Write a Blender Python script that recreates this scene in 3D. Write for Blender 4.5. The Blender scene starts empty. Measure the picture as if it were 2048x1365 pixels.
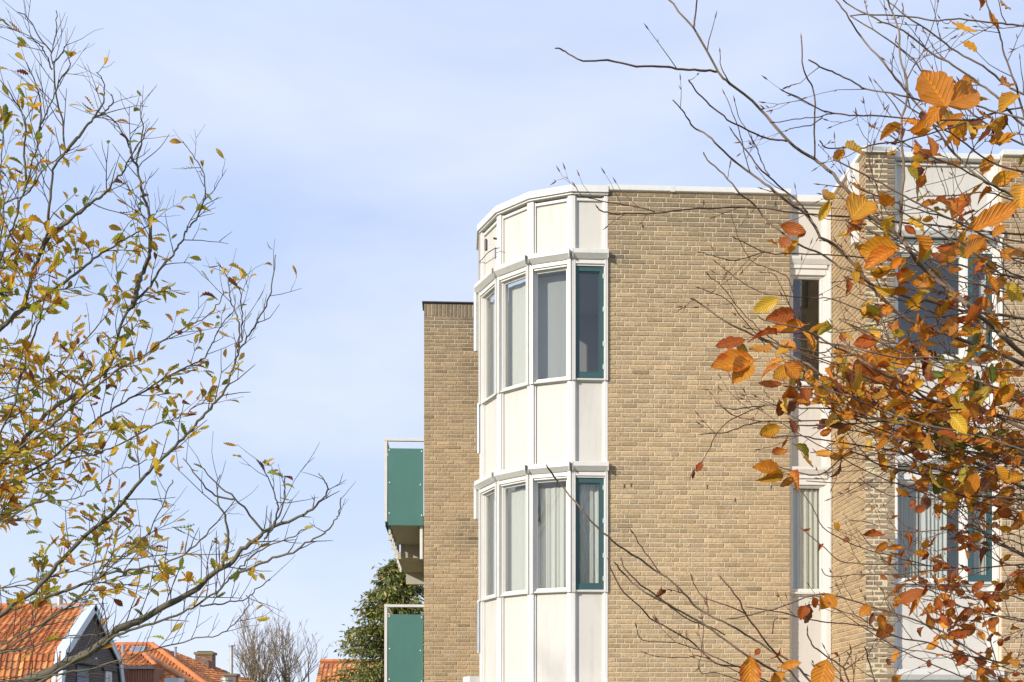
import bpy, math, random
import numpy as np
from mathutils import Vector, Matrix
SC = bpy.context.scene
COL = SC.collection
R = math.radians

# ------------------------------------------------------------------ camera
F = 2200.0            # focal length in pixels of the 2048 px wide photograph
CX, HZ = 1024.0, 1450.0   # principal column and horizon row
EYE = 1.75
cam_d = bpy.data.cameras.new("camera"); cam = bpy.data.objects.new("camera", cam_d); COL.objects.link(cam)
cam.location = (0, 0, EYE); cam.rotation_euler = (R(90), 0, 0)
cam_d.sensor_width = 36; cam_d.lens = F / 2048 * 36
cam_d.shift_y = (HZ - 682.5) / 2048
cam_d.clip_start = 0.05; cam_d.clip_end = 5000
SC.camera = cam

# ------------------------------------------------------------------ light
SUN_AZ, SUN_EL = 46.0, 19.0      # degrees left of "behind the camera", degrees up
sun_to = Vector((-math.sin(R(SUN_AZ)) * math.cos(R(SUN_EL)), -math.cos(R(SUN_AZ)) * math.cos(R(SUN_EL)), math.sin(R(SUN_EL))))
sl = bpy.data.lights.new("sun", 'SUN'); sl.energy = 4.3; sl.angle = R(0.55); sl.color = (1.0, 0.93, 0.82)
so = bpy.data.objects.new("sun", sl); COL.objects.link(so)
so.rotation_euler = sun_to.to_track_quat('Z', 'Y').to_euler(); so.location = (-20, -20, 30)

world = bpy.data.worlds.new("World"); SC.world = world; world.use_nodes = True
nt = world.node_tree; nt.nodes.clear()
def N(nt, t, **k):
    n = nt.nodes.new(t)
    for a, b in k.items():
        if a.startswith('i_'): n.inputs[a[2:].replace('_', ' ')].default_value = b
        else: setattr(n, a, b)
    return n
def mixcol(nt, fac, a, b, blend='MIX'):
    m = nt.nodes.new('ShaderNodeMix'); m.data_type = 'RGBA'; m.blend_type = blend
    for s, v in ((m.inputs[0], fac), (m.inputs[6], a), (m.inputs[7], b)):
        if isinstance(v, bpy.types.NodeSocket): nt.links.new(v, s)
        elif isinstance(v, (int, float)): s.default_value = v
        else: s.default_value = (*v, 1) if len(v) == 3 else v
    return m.outputs[2]
sky = N(nt, 'ShaderNodeTexSky', sky_type='NISHITA', sun_disc=False, sun_elevation=R(SUN_EL), sun_rotation=R(180 + SUN_AZ), air_density=1.0, dust_density=0.6, ozone_density=1.5)
tc = N(nt, 'ShaderNodeTexCoord')
mp = N(nt, 'ShaderNodeMapping'); mp.inputs['Scale'].default_value = (1.0, 1.0, 2.6); mp.inputs['Rotation'].default_value = (R(12), R(24), R(10))
nz = N(nt, 'ShaderNodeTexNoise', i_Scale=2.1, i_Detail=7.0, i_Roughness=0.52, i_Distortion=0.5)
mr = N(nt, 'ShaderNodeMapRange'); mr.inputs[1].default_value = 0.34; mr.inputs[2].default_value = 0.7; mr.inputs[3].default_value = 0.86; mr.inputs[4].default_value = 1.0
bg = N(nt, 'ShaderNodeBackground', i_Strength=0.115); wo = N(nt, 'ShaderNodeOutputWorld')
nt.links.new(tc.outputs['Generated'], mp.inputs[0]); nt.links.new(mp.outputs[0], nz.inputs['Vector'])
nt.links.new(nz.outputs[0], mr.inputs[0])
sep = N(nt, 'ShaderNodeSeparateXYZ'); nt.links.new(tc.outputs['Generated'], sep.inputs[0])
hz = N(nt, 'ShaderNodeMapRange'); hz.inputs[1].default_value = 0.0; hz.inputs[2].default_value = 0.32; hz.inputs[3].default_value = 1.0; hz.inputs[4].default_value = 0.0
nt.links.new(sep.outputs[2], hz.inputs[0])
mp2 = N(nt, 'ShaderNodeMapping'); mp2.inputs['Scale'].default_value = (1.0, 1.6, 3.2); mp2.inputs['Rotation'].default_value = (R(20), R(-32), R(0))
nz2 = N(nt, 'ShaderNodeTexNoise', i_Scale=1.7, i_Detail=9.0, i_Roughness=0.5, i_Distortion=0.35)
nt.links.new(tc.outputs['Generated'], mp2.inputs[0]); nt.links.new(mp2.outputs[0], nz2.inputs['Vector'])
wr = N(nt, 'ShaderNodeMapRange'); wr.inputs[1].default_value = 0.42; wr.inputs[2].default_value = 0.68; nt.links.new(nz2.outputs[0], wr.inputs[0])
bluec = mixcol(nt, hz.outputs[0], (4.8, 5.95, 8.6), (6.2, 7.1, 8.6))
cloudc = mixcol(nt, wr.outputs[0], bluec, (6.9, 7.45, 8.85))
skyc = mixcol(nt, mr.outputs[0], sky.outputs[0], cloudc)
nt.links.new(skyc, bg.inputs[0]); nt.links.new(bg.outputs[0], wo.inputs[0])
SC.view_settings.view_transform = 'Standard'; SC.view_settings.look = 'None'; SC.view_settings.exposure = 0.12; SC.view_settings.gamma = 1.0

# ------------------------------------------------------------------ helpers
class MB:
    def __init__(s): s.v = []; s.f = []; s.mi = []; s.c = []; s.uv = None; s.col = (1, 1, 1)
    def add(s, vs, fs, mi=0, col=None):
        b = len(s.v); s.v.extend([tuple(p) for p in vs]); s.f.extend([tuple(i + b for i in f) for f in fs]); s.mi.extend([mi] * len(fs))
        s.c.extend([col or s.col] * len(vs)); return b
OFF = {}
def tag(o, label=None, cat=None, group=None, kind=None):
    if label: o['label'] = label
    if cat: o['category'] = cat
    if group: o['group'] = group
    if kind: o['kind'] = kind
    return o
def thing(name, loc, label, cat, group=None):
    o = bpy.data.objects.new(name, None); COL.objects.link(o); o.location = loc; OFF[o.name] = Vector(loc); o.empty_display_size = .2
    return tag(o, label, cat, group)
def build(name, mb, mats, parent=None, base=None, smooth=False):
    if not isinstance(mats, (list, tuple)): mats = [mats]
    off = OFF[parent.name] if parent else Vector(base or (0, 0, 0))
    me = bpy.data.meshes.new(name)
    v = np.array(mb.v, dtype=np.float64) - np.array(off)
    me.from_pydata(v.tolist(), [], mb.f)
    for m in mats: me.materials.append(m)
    if len(mats) > 1: me.polygons.foreach_set('material_index', mb.mi)
    ca = me.color_attributes.new('tint', 'FLOAT_COLOR', 'POINT')
    cc = np.ones((len(mb.v), 4), dtype=np.float32); cc[:, :3] = np.array(mb.c, dtype=np.float32); ca.data.foreach_set('color', cc.ravel())
    if mb.uv is not None:
        ul = me.attributes.new('leafuv', 'FLOAT_VECTOR', 'POINT'); ul.data.foreach_set('vector', np.array(mb.uv, dtype=np.float32).ravel())
    if smooth: me.shade_smooth()
    me.update()
    o = bpy.data.objects.new(name, me); COL.objects.link(o)
    OFF[o.name] = off
    if parent: o.parent = parent
    else: o.location = off
    return o
class Fr:
    """vertical working plane: origin, direction e along it (to the right), outward normal n"""
    def __init__(s, x, y, ang):      # ang: heading of e in the ground plane
        s.o = Vector((x, y)); s.e = Vector((math.cos(ang), math.sin(ang))); s.n = Vector((math.sin(ang), -math.cos(ang)))
    def P(s, a, d, z): q = s.o + s.e * a + s.n * d; return (q.x, q.y, z)
    def S(s, px, d=0.0):             # column of the photograph -> distance along the plane
        k = (px - CX) / F; q = s.o + s.n * d
        return (k * q.y - q.x) / (s.e.x - k * s.e.y)
    def Y(s, a, d=0.0): return (s.o + s.e * a + s.n * d).y
    def Z(s, px, py, d=0.0): return EYE + (HZ - py) / F * s.Y(s.S(px, d), d)
BOXF = [(0, 1, 2, 3), (7, 6, 5, 4), (0, 4, 5, 1), (1, 5, 6, 2), (2, 6, 7, 3), (3, 7, 4, 0)]
def fbox(mb, fr, a0, a1, d0, d1, z0, z1, mi=0, col=None, bev=0.0):
    if bev <= 0:
        v = [fr.P(a, d, z) for z in (z0, z1) for a, d in ((a0, d0), (a0, d1), (a1, d1), (a1, d0))]
        mb.add(v, BOXF, mi, col); return
    prism(mb, fr, [(d0, z0), (d1 - bev, z0), (d1, z0 + bev), (d1, z1 - bev), (d1 - bev, z1), (d0, z1)], a0, a1, mi, col, bev)
def prism(mb, fr, prof, a0, a1, mi=0, col=None, bev=0.0):
    """profile in (d,z) swept along the plane from a0 to a1"""
    n = len(prof)
    v = [fr.P(a0, d, z) for d, z in prof] + [fr.P(a1, d, z) for d, z in prof]
    f = [tuple(range(n)), tuple(range(2 * n - 1, n - 1, -1))] + [(i, i + n, (i + 1) % n + n, (i + 1) % n) for i in range(n)]
    mb.add(v, f, mi, col)
def vprism(mb, fr, prof, z0, z1, mi=0, col=None):
    """plan profile in (a,d) swept vertically"""
    n = len(prof)
    v = [fr.P(a, d, z0) for a, d in prof] + [fr.P(a, d, z1) for a, d in prof]
    f = [tuple(range(n - 1, -1, -1)), tuple(range(n, 2 * n))] + [(i, (i + 1) % n, (i + 1) % n + n, i + n) for i in range(n)]
    mb.add(v, f, mi, col)
def vpost(mb, fr, a0, a1, d0, d1, z0, z1, b=0.006, mi=0, col=None):
    vprism(mb, fr, [(a0, d0), (a1, d0), (a1, d1 - b), (a1 - b, d1), (a0 + b, d1), (a0, d1 - b)], z0, z1, mi, col)
def wbox(mb, x0, x1, y0, y1, z0, z1, mi=0, col=None):
    mb.add([(x, y, z) for z in (z0, z1) for x, y in ((x0, y0), (x1, y0), (x1, y1), (x0, y1))], BOXF, mi, col)
def tube(mb, pts, rad, k=6, mi=0, col=None, cap=True):
    pts = [Vector(p) for p in pts]; n = len(pts)
    if n < 2: return
    t = (pts[1] - pts[0]).normalized(); ref = Vector((0, 0, 1)) if abs(t.z) < .9 else Vector((1, 0, 0))
    u = t.cross(ref).normalized(); vs = []
    for i in range(n):
        t2 = (pts[min(i + 1, n - 1)] - pts[max(i - 1, 0)])
        if t2.length < 1e-9: t2 = t
        t2.normalize(); u = (u - t2 * u.dot(t2)).normalized(); w = t2.cross(u)
        r = rad[i] if hasattr(rad, '__len__') else rad
        for j in range(k):
            a = 2 * math.pi * j / k; vs.append(pts[i] + (u * math.cos(a) + w * math.sin(a)) * r)
    fs = [(i * k + j, i * k + (j + 1) % k, (i + 1) * k + (j + 1) % k, (i + 1) * k + j) for i in range(n - 1) for j in range(k)]
    if cap: fs += [tuple(range(k - 1, -1, -1)), tuple(range((n - 1) * k, n * k))]
    mb.add(vs, fs, mi, col)

# ------------------------------------------------------------------ materials
def mat(name, col=(.8, .8, .8), rough=.5, tint=0.0, noise=0.0, nscale=8.0, bump=0.0, bscale=40.0, spec=.5, dirt=None, dirt_amt=0.0, dirt_scale=(1, 1, .25), metal=0.0, coat=0.0):
    m = bpy.data.materials.new(name); m.use_nodes = True; t = m.node_tree; b = t.nodes['Principled BSDF']
    b.inputs['Roughness'].default_value = rough; b.inputs['Specular IOR Level'].default_value = spec; b.inputs['Metallic'].default_value = metal; b.inputs['Coat Weight'].default_value = coat
    tco = N(t, 'ShaderNodeTexCoord'); c = None
    if tint:
        at = N(t, 'ShaderNodeAttribute', attribute_name='tint'); c = mixcol(t, tint, col, at.outputs['Color'])
    if noise:
        n = N(t, 'ShaderNodeTexNoise', i_Scale=nscale, i_Detail=6.0, i_Roughness=.65); t.links.new(tco.outputs['Object'], n.inputs['Vector'])
        r = N(t, 'ShaderNodeMapRange'); r.inputs[1].default_value = .25; r.inputs[2].default_value = .75; r.inputs[3].default_value = 1 - noise; r.inputs[4].default_value = 1 + noise
        t.links.new(n.outputs[0], r.inputs[0]); c = mixcol(t, 1.0, c if c else col, r.outputs[0], 'MULTIPLY')
    if dirt_amt:
        mp = N(t, 'ShaderNodeMapping'); mp.inputs['Scale'].default_value = dirt_scale; t.links.new(tco.outputs['Object'], mp.inputs[0])
        n = N(t, 'ShaderNodeTexNoise', i_Scale=5.0, i_Detail=8.0, i_Roughness=.7); t.links.new(mp.outputs[0], n.inputs['Vector'])
        r = N(t, 'ShaderNodeMapRange'); r.inputs[1].default_value = .5; r.inputs[2].default_value = .78; r.inputs[3].default_value = 0; r.inputs[4].default_value = dirt_amt
        t.links.new(n.outputs[0], r.inputs[0]); c = mixcol(t, r.outputs[0], c if c else col, dirt)
    if c: t.links.new(c, b.inputs['Base Color'])
    else: b.inputs['Base Color'].default_value = (*col, 1)
    if bump:
        n = N(t, 'ShaderNodeTexNoise', i_Scale=bscale, i_Detail=5.0, i_Roughness=.6); t.links.new(tco.outputs['Object'], n.inputs['Vector'])
        bp = N(t, 'ShaderNodeBump', i_Strength=bump, i_Distance=.01); t.links.new(n.outputs[0], bp.inputs['Height']); t.links.new(bp.outputs[0], b.inputs['Normal'])
    return m
M = {}
M['brick'] = mat('buff_brick', tint=1.0, rough=.9, noise=.28, nscale=30, bump=1.0, bscale=46, spec=.15, dirt=(.10, .085, .06), dirt_amt=.45, dirt_scale=(7, 7, 22))
M['mortar'] = mat('mortar', (.66, .565, .42), tint=1.0, rough=.95, noise=.15, nscale=12, bump=.5, bscale=90, spec=.1)
M['white'] = mat('white_paint', (.70, .675, .63), rough=.38, noise=.02, nscale=3, dirt=(.42, .36, .26), dirt_amt=.22, dirt_scale=(2, 2, .5), spec=.4)
M['box'] = mat('powder_coated_aluminium', (.66, .64, .595), rough=.33, noise=.03, nscale=4, dirt=(.35, .33, .26), dirt_amt=.3, dirt_scale=(2.5, 2.5, 2.5), spec=.5)
M['panel'] = mat('cream_panel', (.605, .568, .51), rough=.55, noise=.035, nscale=1.3, dirt=(.40, .36, .30), dirt_amt=.42, dirt_scale=(2.2, 2.2, .28), spec=.3)
M['green'] = mat('green_paint', (.034, .085, .087), rough=.35, noise=.08, nscale=2.5, spec=.5)
M['balgreen'] = mat('green_board', (.068, .175, .145), rough=.5, noise=.07, nscale=1.6, spec=.4, dirt=(.12, .25, .2), dirt_amt=.3)
M['dark'] = mat('dark_metal', (.05, .05, .05), rough=.5)
M['seal'] = mat('rubber_seal', (.025, .025, .025), rough=.7)
M['zinc'] = mat('zinc', (.36, .37, .38), rough=.45, noise=.15, nscale=6, metal=.5)
M['concrete'] = mat('concrete', (.36, .34, .30), rough=.9, noise=.12, nscale=5, bump=.2, bscale=30, dirt=(.2, .18, .14), dirt_amt=.3)
M['soffit'] = mat('soffit_paint', (.42, .38, .31), rough=.8, noise=.06, nscale=3, dirt=(.3, .26, .2), dirt_amt=.3)
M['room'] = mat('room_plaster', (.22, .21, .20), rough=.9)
M['screw'] = mat('screw_cap', (.75, .78, .76), rough=.4)
M['tile'] = mat('clay_tile', tint=1.0, rough=.85, noise=.2, nscale=9, spec=.35, dirt=(.14, .11, .06), dirt_amt=.45, dirt_scale=(1, 1, 1))
M['darkbrick'] = mat('brown_brick', tint=1.0, rough=.85, noise=.2, nscale=20, spec=.2)
M['greywhite'] = mat('verge_board', (.62, .66, .70), rough=.5, noise=.06, nscale=5, dirt=(.3, .3, .28), dirt_amt=.4)
M['flue'] = mat('flue_metal', (.42, .40, .36), rough=.45, noise=.2, nscale=6, metal=.3)
M['lead'] = mat('lead_flashing', (.30, .33, .37), rough=.6, noise=.1, nscale=6)
M['ground'] = mat('grass', (.055, .085, .025), rough=1, noise=.4, nscale=.6)
M['paving'] = mat('paving', (.26, .24, .21), rough=.9, noise=.15, nscale=3)
def glassmat(name, ior=1.75, tintc=(.93, .94, .93)):
    m = bpy.data.materials.new(name); m.use_nodes = True; t = m.node_tree; t.nodes.clear()
    o = N(t, 'ShaderNodeOutputMaterial'); mx = N(t, 'ShaderNodeMixShader'); tr = N(t, 'ShaderNodeBsdfTransparent'); gl = N(t, 'ShaderNodeBsdfGlossy', i_Roughness=.01)
    tr.inputs[0].default_value = (*tintc, 1); fr = N(t, 'ShaderNodeFresnel'); ge = N(t, 'ShaderNodeNewGeometry'); iq = N(t, 'ShaderNodeMapRange'); iq.inputs[3].default_value = ior; iq.inputs[4].default_value = 1 / ior; t.links.new(ge.outputs['Backfacing'], iq.inputs[0]); t.links.new(iq.outputs[0], fr.inputs['IOR'])
    tco = N(t, 'ShaderNodeTexCoord'); n = N(t, 'ShaderNodeTexNoise', i_Scale=1.3, i_Detail=1.0); bp = N(t, 'ShaderNodeBump', i_Strength=.02, i_Distance=.05)
    t.links.new(tco.outputs['Object'], n.inputs['Vector']); t.links.new(n.outputs[0], bp.inputs['Height']); t.links.new(bp.outputs[0], gl.inputs['Normal'])
    t.links.new(fr.outputs[0], mx.inputs[0]); t.links.new(tr.outputs[0], mx.inputs[1]); t.links.new(gl.outputs[0], mx.inputs[2]); t.links.new(mx.outputs[0], o.inputs[0]); return m
M['glass'] = glassmat('window_glass', 1.7)
def clothmat(name, col):
    m = bpy.data.materials.new(name); m.use_nodes = True; t = m.node_tree; t.nodes.clear()
    o = N(t, 'ShaderNodeOutputMaterial'); mx = N(t, 'ShaderNodeMixShader', i_Fac=.35); d = N(t, 'ShaderNodeBsdfDiffuse'); tr = N(t, 'ShaderNodeBsdfTranslucent')
    d.inputs[0].default_value = (*col, 1); tr.inputs[0].default_value = (*col, 1)
    t.links.new(d.outputs[0], mx.inputs[1]); t.links.new(tr.outputs[0], mx.inputs[2]); t.links.new(mx.outputs[0], o.inputs[0]); return m
M['sheer'] = clothmat('net_curtain', (.86, .86, .80)); M['drape'] = clothmat('heavy_curtain', (.72, .70, .60)); M['screen'] = clothmat('grey_screen', (.56, .57, .56))
def barkmat(name, c1, c2, nscale=18, stretch=4):
    m = bpy.data.materials.new(name); m.use_nodes = True; t = m.node_tree; b = t.nodes['Principled BSDF']
    at = N(t, 'ShaderNodeAttribute', attribute_name='tint'); tco = N(t, 'ShaderNodeTexCoord')
    n = N(t, 'ShaderNodeTexNoise', i_Scale=nscale, i_Detail=6.0, i_Roughness=.7); t.links.new(tco.outputs['Object'], n.inputs['Vector'])
    r = N(t, 'ShaderNodeMapRange'); r.inputs[1].default_value = .35; r.inputs[2].default_value = .7; t.links.new(n.outputs[0], r.inputs[0])
    c = mixcol(t, r.outputs[0], c1, c2); c = mixcol(t, 1.0, c, at.outputs['Color'], 'MULTIPLY'); t.links.new(c, b.inputs['Base Color'])
    b.inputs['Roughness'].default_value = .75; b.inputs['Specular IOR Level'].default_value = .3
    bp = N(t, 'ShaderNodeBump', i_Strength=.5, i_Distance=.003); n2 = N(t, 'ShaderNodeTexNoise', i_Scale=90.0, i_Detail=4.0); t.links.new(tco.outputs['Object'], n2.inputs['Vector'])
    t.links.new(n2.outputs[0], bp.inputs['Height']); t.links.new(bp.outputs[0], b.inputs['Normal']); return m
M['oakbark'] = barkmat('oak_bark', (.155, .125, .09), (.10, .098, .055))
M['beechbark'] = barkmat('beech_bark', (.25, .175, .115), (.12, .085, .06))
M['farbark'] = barkmat('far_bark', (.34, .26, .17), (.24, .18, .12), 3)
def leafmat(name, veins=14.0, trans=.42):
    m = bpy.data.materials.new(name); m.use_nodes = True; t = m.node_tree; t.nodes.clear()
    o = N(t, 'ShaderNodeOutputMaterial'); at = N(t, 'ShaderNodeAttribute', attribute_name='tint'); uv = N(t, 'ShaderNodeAttribute', attribute_name='leafuv')
    sp = N(t, 'ShaderNodeSeparateXYZ'); t.links.new(uv.outputs['Vector'], sp.inputs[0])     # x along, y across (-1..1), z per-leaf random
    def mth(op, a, b=None, c=None):
        n = t.nodes.new('ShaderNodeMath'); n.operation = op
        for i, v in enumerate((a, b, c)):
            if v is None: continue
            if isinstance(v, bpy.types.NodeSocket): t.links.new(v, n.inputs[i])
            else: n.inputs[i].default_value = v
        return n.outputs[0]
    ab = mth('ABSOLUTE', sp.outputs[1])
    ph = mth('MULTIPLY', mth('SUBTRACT', sp.outputs[0], mth('MULTIPLY', ab, .22)), veins * 2 * math.pi)
    vein = mth('POWER', mth('MULTIPLY_ADD', mth('COSINE', ph), .5, .5), 5.0)
    mid = mth('LESS_THAN', ab, .07)
    vmask = mth('MAXIMUM', mth('MULTIPLY', vein, .55), mid)
    tco = N(t, 'ShaderNodeTexCoord'); n = N(t, 'ShaderNodeTexNoise', i_Scale=38.0, i_Detail=4.0, i_Roughness=.6); t.links.new(tco.outputs['Object'], n.inputs['Vector'])
    # browning towards the margin, its extent different for every leaf
    edge = mth('ADD', mth('MULTIPLY', ab, .55), mth('ADD', mth('MULTIPLY', n.outputs[0], .9), mth('MULTIPLY_ADD', sp.outputs[2], .55, -.62)))
    er = N(t, 'ShaderNodeMapRange'); er.inputs[1].default_value = .55; er.inputs[2].default_value = .82; t.links.new(edge, er.inputs[0])
    brown = mixcol(t, 1.0, at.outputs['Color'], (.72, .36, .30), 'MULTIPLY')
    c = mixcol(t, er.outputs[0], at.outputs['Color'], brown)
    vc = mixcol(t, 1.0, c, (1.35, 1.3, 1.2), 'MULTIPLY'); c = mixcol(t, vmask, c, vc)
    b = N(t, 'ShaderNodeBsdfPrincipled', i_Roughness=.42); b.inputs['Specular IOR Level'].default_value = .35; t.links.new(c, b.inputs['Base Color'])
    tr = N(t, 'ShaderNodeBsdfTranslucent'); tcol = mixcol(t, 1.0, c, (1.25, 1.1, .8), 'MULTIPLY'); t.links.new(tcol, tr.inputs[0])
    bp = N(t, 'ShaderNodeBump', i_Strength=.7, i_Distance=.0025); t.links.new(vein, bp.inputs['Height']); t.links.new(bp.outputs[0], b.inputs['Normal'])
    mx = N(t, 'ShaderNodeMixShader', i_Fac=trans); t.links.new(b.outputs[0], mx.inputs[1]); t.links.new(tr.outputs[0], mx.inputs[2]); t.links.new(mx.outputs[0], o.inputs[0]); return m
M['beechleaf'] = leafmat('beech_leaf', 8.0, .34); M['oakleaf'] = leafmat('oak_leaf', 6.0, .5); M['conifer'] = leafmat('conifer_spray', 1.0, .15)

# ------------------------------------------------------------------ ground (below the picture, seen by the light and from other places)
g = MB(); g.add([(-2500, -2500, 0), (2500, -2500, 0), (2500, 2500, 0), (-2500, 2500, 0)], [(0, 1, 2, 3)])
tag(build('ground', g, M['ground']), kind='structure')
g = MB(); g.add([(-6, 6, .004), (12, 6, .004), (12, 12.2, .004), (-6, 12.2, .004)], [(0, 1, 2, 3)])
tag(build('pavement', g, M['paving']), kind='structure')

# ------------------------------------------------------------------ apartment building
TH = R(2.7)
F0 = Fr(1.248, 14.30, TH)                 # main brick face; origin at its left corner
ZB = [2.295, 5.15, 7.90]                   # top of the shutter boxes, three storeys
ZTOP = 8.76
bld = thing('apartment_building', F0.P(1.2, -3, 0), 'buff brick apartment block with a faceted white window bay and green balconies', 'building')
rng = random.Random(5)

def brickwork(fr, s0, s1, z0, z1, seed, tone=(1, 1, 1), top_stain=0.0, stains=(), soldier=False, thick=.28, d=0.0, contrast=1.0):
    rg = random.Random(seed); mb = MB()
    fbox(mb, fr, s0 + .002, s1 - .002, d - thick, d - .0085, z0, z1, 1, tuple(c * t_ ** 3.2 for c, t_ in zip((.64, .55, .41), tone)))
    H, J, BL, HD = .0625, .0115, .207, .099
    rows = int((z1 - z0) / H); zt = z1
    def brick(a0, a1, b0, b1, zz):
        if a1 - a0 < .012: return
        base = rg.choice([(.468, .345, .208), (.445, .325, .193), (.43, .315, .188), (.478, .36, .217), (.405, .298, .186), (.455, .335, .202), (.422, .322, .206)])
        k = rg.gauss(1, .062 * contrast)
        if rg.random() < .05 * contrast: k *= .82
        cz = (b0 + b1) / 2; ca = (a0 + a1) / 2
        st = top_stain * math.exp(-(z1 - cz) / .9) * (.7 + .5 * rg.random())
        for (sa, sz, ra, rz, am) in stains:
            st += am * math.exp(-((ca - sa) / ra) ** 2 - ((cz - sz) / rz) ** 2) * (.5 + rg.random())
        st = min(st, .75)
        c = [base[i] * (1.02, .985, .975)[i] * k * tone[i] * (1 - st) + (.125, .105, .08)[i] * st for i in range(3)]
        j = lambda s=.0016: rg.uniform(-s, s)
        dj = d + rg.uniform(-.002, .0022); bv = .0055; il = [j(), j(), j(), j()]
        A = [(a0 + il[0], b0 + j()), (a1 + il[1], b0 + j()), (a1 + il[2], b1 + j()), (a0 + il[3], b1 + j())]
        I = [(a0 + bv + j(), b0 + bv + j()), (a1 - bv + j(), b0 + bv + j()), (a1 - bv + j(), b1 - bv + j()), (a0 + bv + j(), b1 - bv + j())]
        vs = [fr.P(a, d - .014, b) for a, b in A] + [fr.P(a, dj - .004, b) for a, b in A] + [fr.P(a, dj + j(.0012), b) for a, b in I]
        fs = [(8, 9, 10, 11)]
        for q in range(4):
            r_ = (q + 1) % 4; fs += [(q, r_, r_ + 4, q + 4), (q + 4, r_ + 4, r_ + 8, q + 8)]
        mb.add(vs, fs, 0, tuple(c))
    if soldier:
        a = s0
        while a < s1 - .03:
            brick(a, min(a + .05, s1), zt - .205, zt - .004, zt); a += .0615
        zt -= .207
    r = 0; z = zt
    while z - H > z0 - .001:
        b1 = z - J / 2; b0 = z - H + J / 2
        a = s0 + (0 if r % 2 else 0); first = True; lim = s1
        while a < s1 - .006:
            L = BL if rg.random() < .72 else HD
            if first: L = HD if r % 2 else BL * .78
            e = min(a + L, s1)
            if s1 - e < .05: e = s1
            brick(a, e, b0, b1, z); a = e + J; first = False
        z -= H; r += 1
    return mb

sBR = F0.S(1580)                            # right end of the main brick face
sRET = F0.S(1668, 0)                        # where the return wall of the wing starts
WV = 1.10                                   # how far the wing stands forward
zs = ZTOP - .075
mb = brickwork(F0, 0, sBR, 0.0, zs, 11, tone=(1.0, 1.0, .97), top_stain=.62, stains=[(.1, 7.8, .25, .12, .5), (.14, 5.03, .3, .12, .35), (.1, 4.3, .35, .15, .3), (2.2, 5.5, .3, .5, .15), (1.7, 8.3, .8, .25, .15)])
build('brick_wall', mb, [M['brick'], M['mortar']], bld)
# black open head joints (weep holes)
mb = MB()
for px, py in ((1262, 971), (1414, 974), (1249, 973), (1542, 975), (1407, 405), (1551, 407), (1470, 1000)):
    s = F0.S(px); z = F0.Z(px, py); mb = MB(); fbox(mb, F0, s - .006, s + .006, -.01, .0055, z - .025, z + .025); build('weep_hole', mb, M['dark'], bld)
pass
# wing: return wall, front piers
FW = Fr(*F0.P(sRET, WV, 0)[:2], TH)         # wing front plane, origin at its left corner
FR = Fr(*F0.P(sRET, -.14, 0)[:2], TH - math.pi / 2)   # return wall plane facing left; s runs towards the viewer
lenR = WV + .14
mb = brickwork(FR, 0, lenR, 0, zs, 21, tone=(1.0, .99, .95), top_stain=.12, contrast=.6)
build('brick_wall', mb, [M['brick'], M['mortar']], bld)
wP = FW.S(1790); wQ = FW.S(2004); wE = wQ + 2.2
mb = brickwork(FW, .008, wP, 0, zs, 31, tone=(.86, .89, .93), top_stain=.75, thick=.27, stains=[(.1, 7.2, .5, 1.2, .25), (.2, 5, .5, 2.0, .18), (.1, 3, .4, .8, .35)])
build('brick_wall', mb, [M['brick'], M['mortar']], bld)
mb = brickwork(FW, wQ, wE, 0, zs, 32, tone=(1, 1, 1), top_stain=.4)
build('brick_wall', mb, [M['brick'], M['mortar']], bld)
# set-back left wing
FL = Fr((848 - CX) / F * 18.12, 18.12, TH)
mb = brickwork(FL, 0, 2.3, 0, 8.69, 41, tone=(.97, .96, .93), top_stain=.75, soldier=True, contrast=1.25, stains=[(.8, 4.85, .35, .22, .6), (.9, 7.3, .2, .8, .2), (.75, 7.9, .12, .8, .3)])
build('brick_wall', mb, [M['brick'], M['mortar']], bld)
FLs = Fr(*FL.P(0, -9, 0)[:2], TH - math.pi / 2)
mb = MB(); fbox(mb, FLs, 0, 8.98, -.3, -.002, 0, 8.69, 0, (.45, .34, .2)); build('side_wall', mb, M['brick'], bld)

# floors, roofs and rooms behind the windows
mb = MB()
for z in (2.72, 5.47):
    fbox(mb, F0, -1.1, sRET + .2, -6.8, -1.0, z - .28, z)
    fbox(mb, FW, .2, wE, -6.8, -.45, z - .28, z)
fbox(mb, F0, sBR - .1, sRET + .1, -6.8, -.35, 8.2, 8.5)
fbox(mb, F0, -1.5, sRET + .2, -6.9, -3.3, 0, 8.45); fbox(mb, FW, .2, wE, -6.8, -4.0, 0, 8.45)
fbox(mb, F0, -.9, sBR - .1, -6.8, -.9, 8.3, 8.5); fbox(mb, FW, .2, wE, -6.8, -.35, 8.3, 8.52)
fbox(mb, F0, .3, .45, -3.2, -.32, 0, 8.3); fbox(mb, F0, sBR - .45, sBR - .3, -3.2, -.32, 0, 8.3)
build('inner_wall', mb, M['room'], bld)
mb = MB(); fbox(mb, F0, -.9, sRET - .1, -6.8, -.3, 8.52, 8.6); fbox(mb, FL, .3, 2.2, -9, -.32, 8.4, 8.55); fbox(mb, FW, .3, wE, -7, -.32, 8.54, 8.6)
build('roof', mb, M['zinc'], bld)

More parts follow.
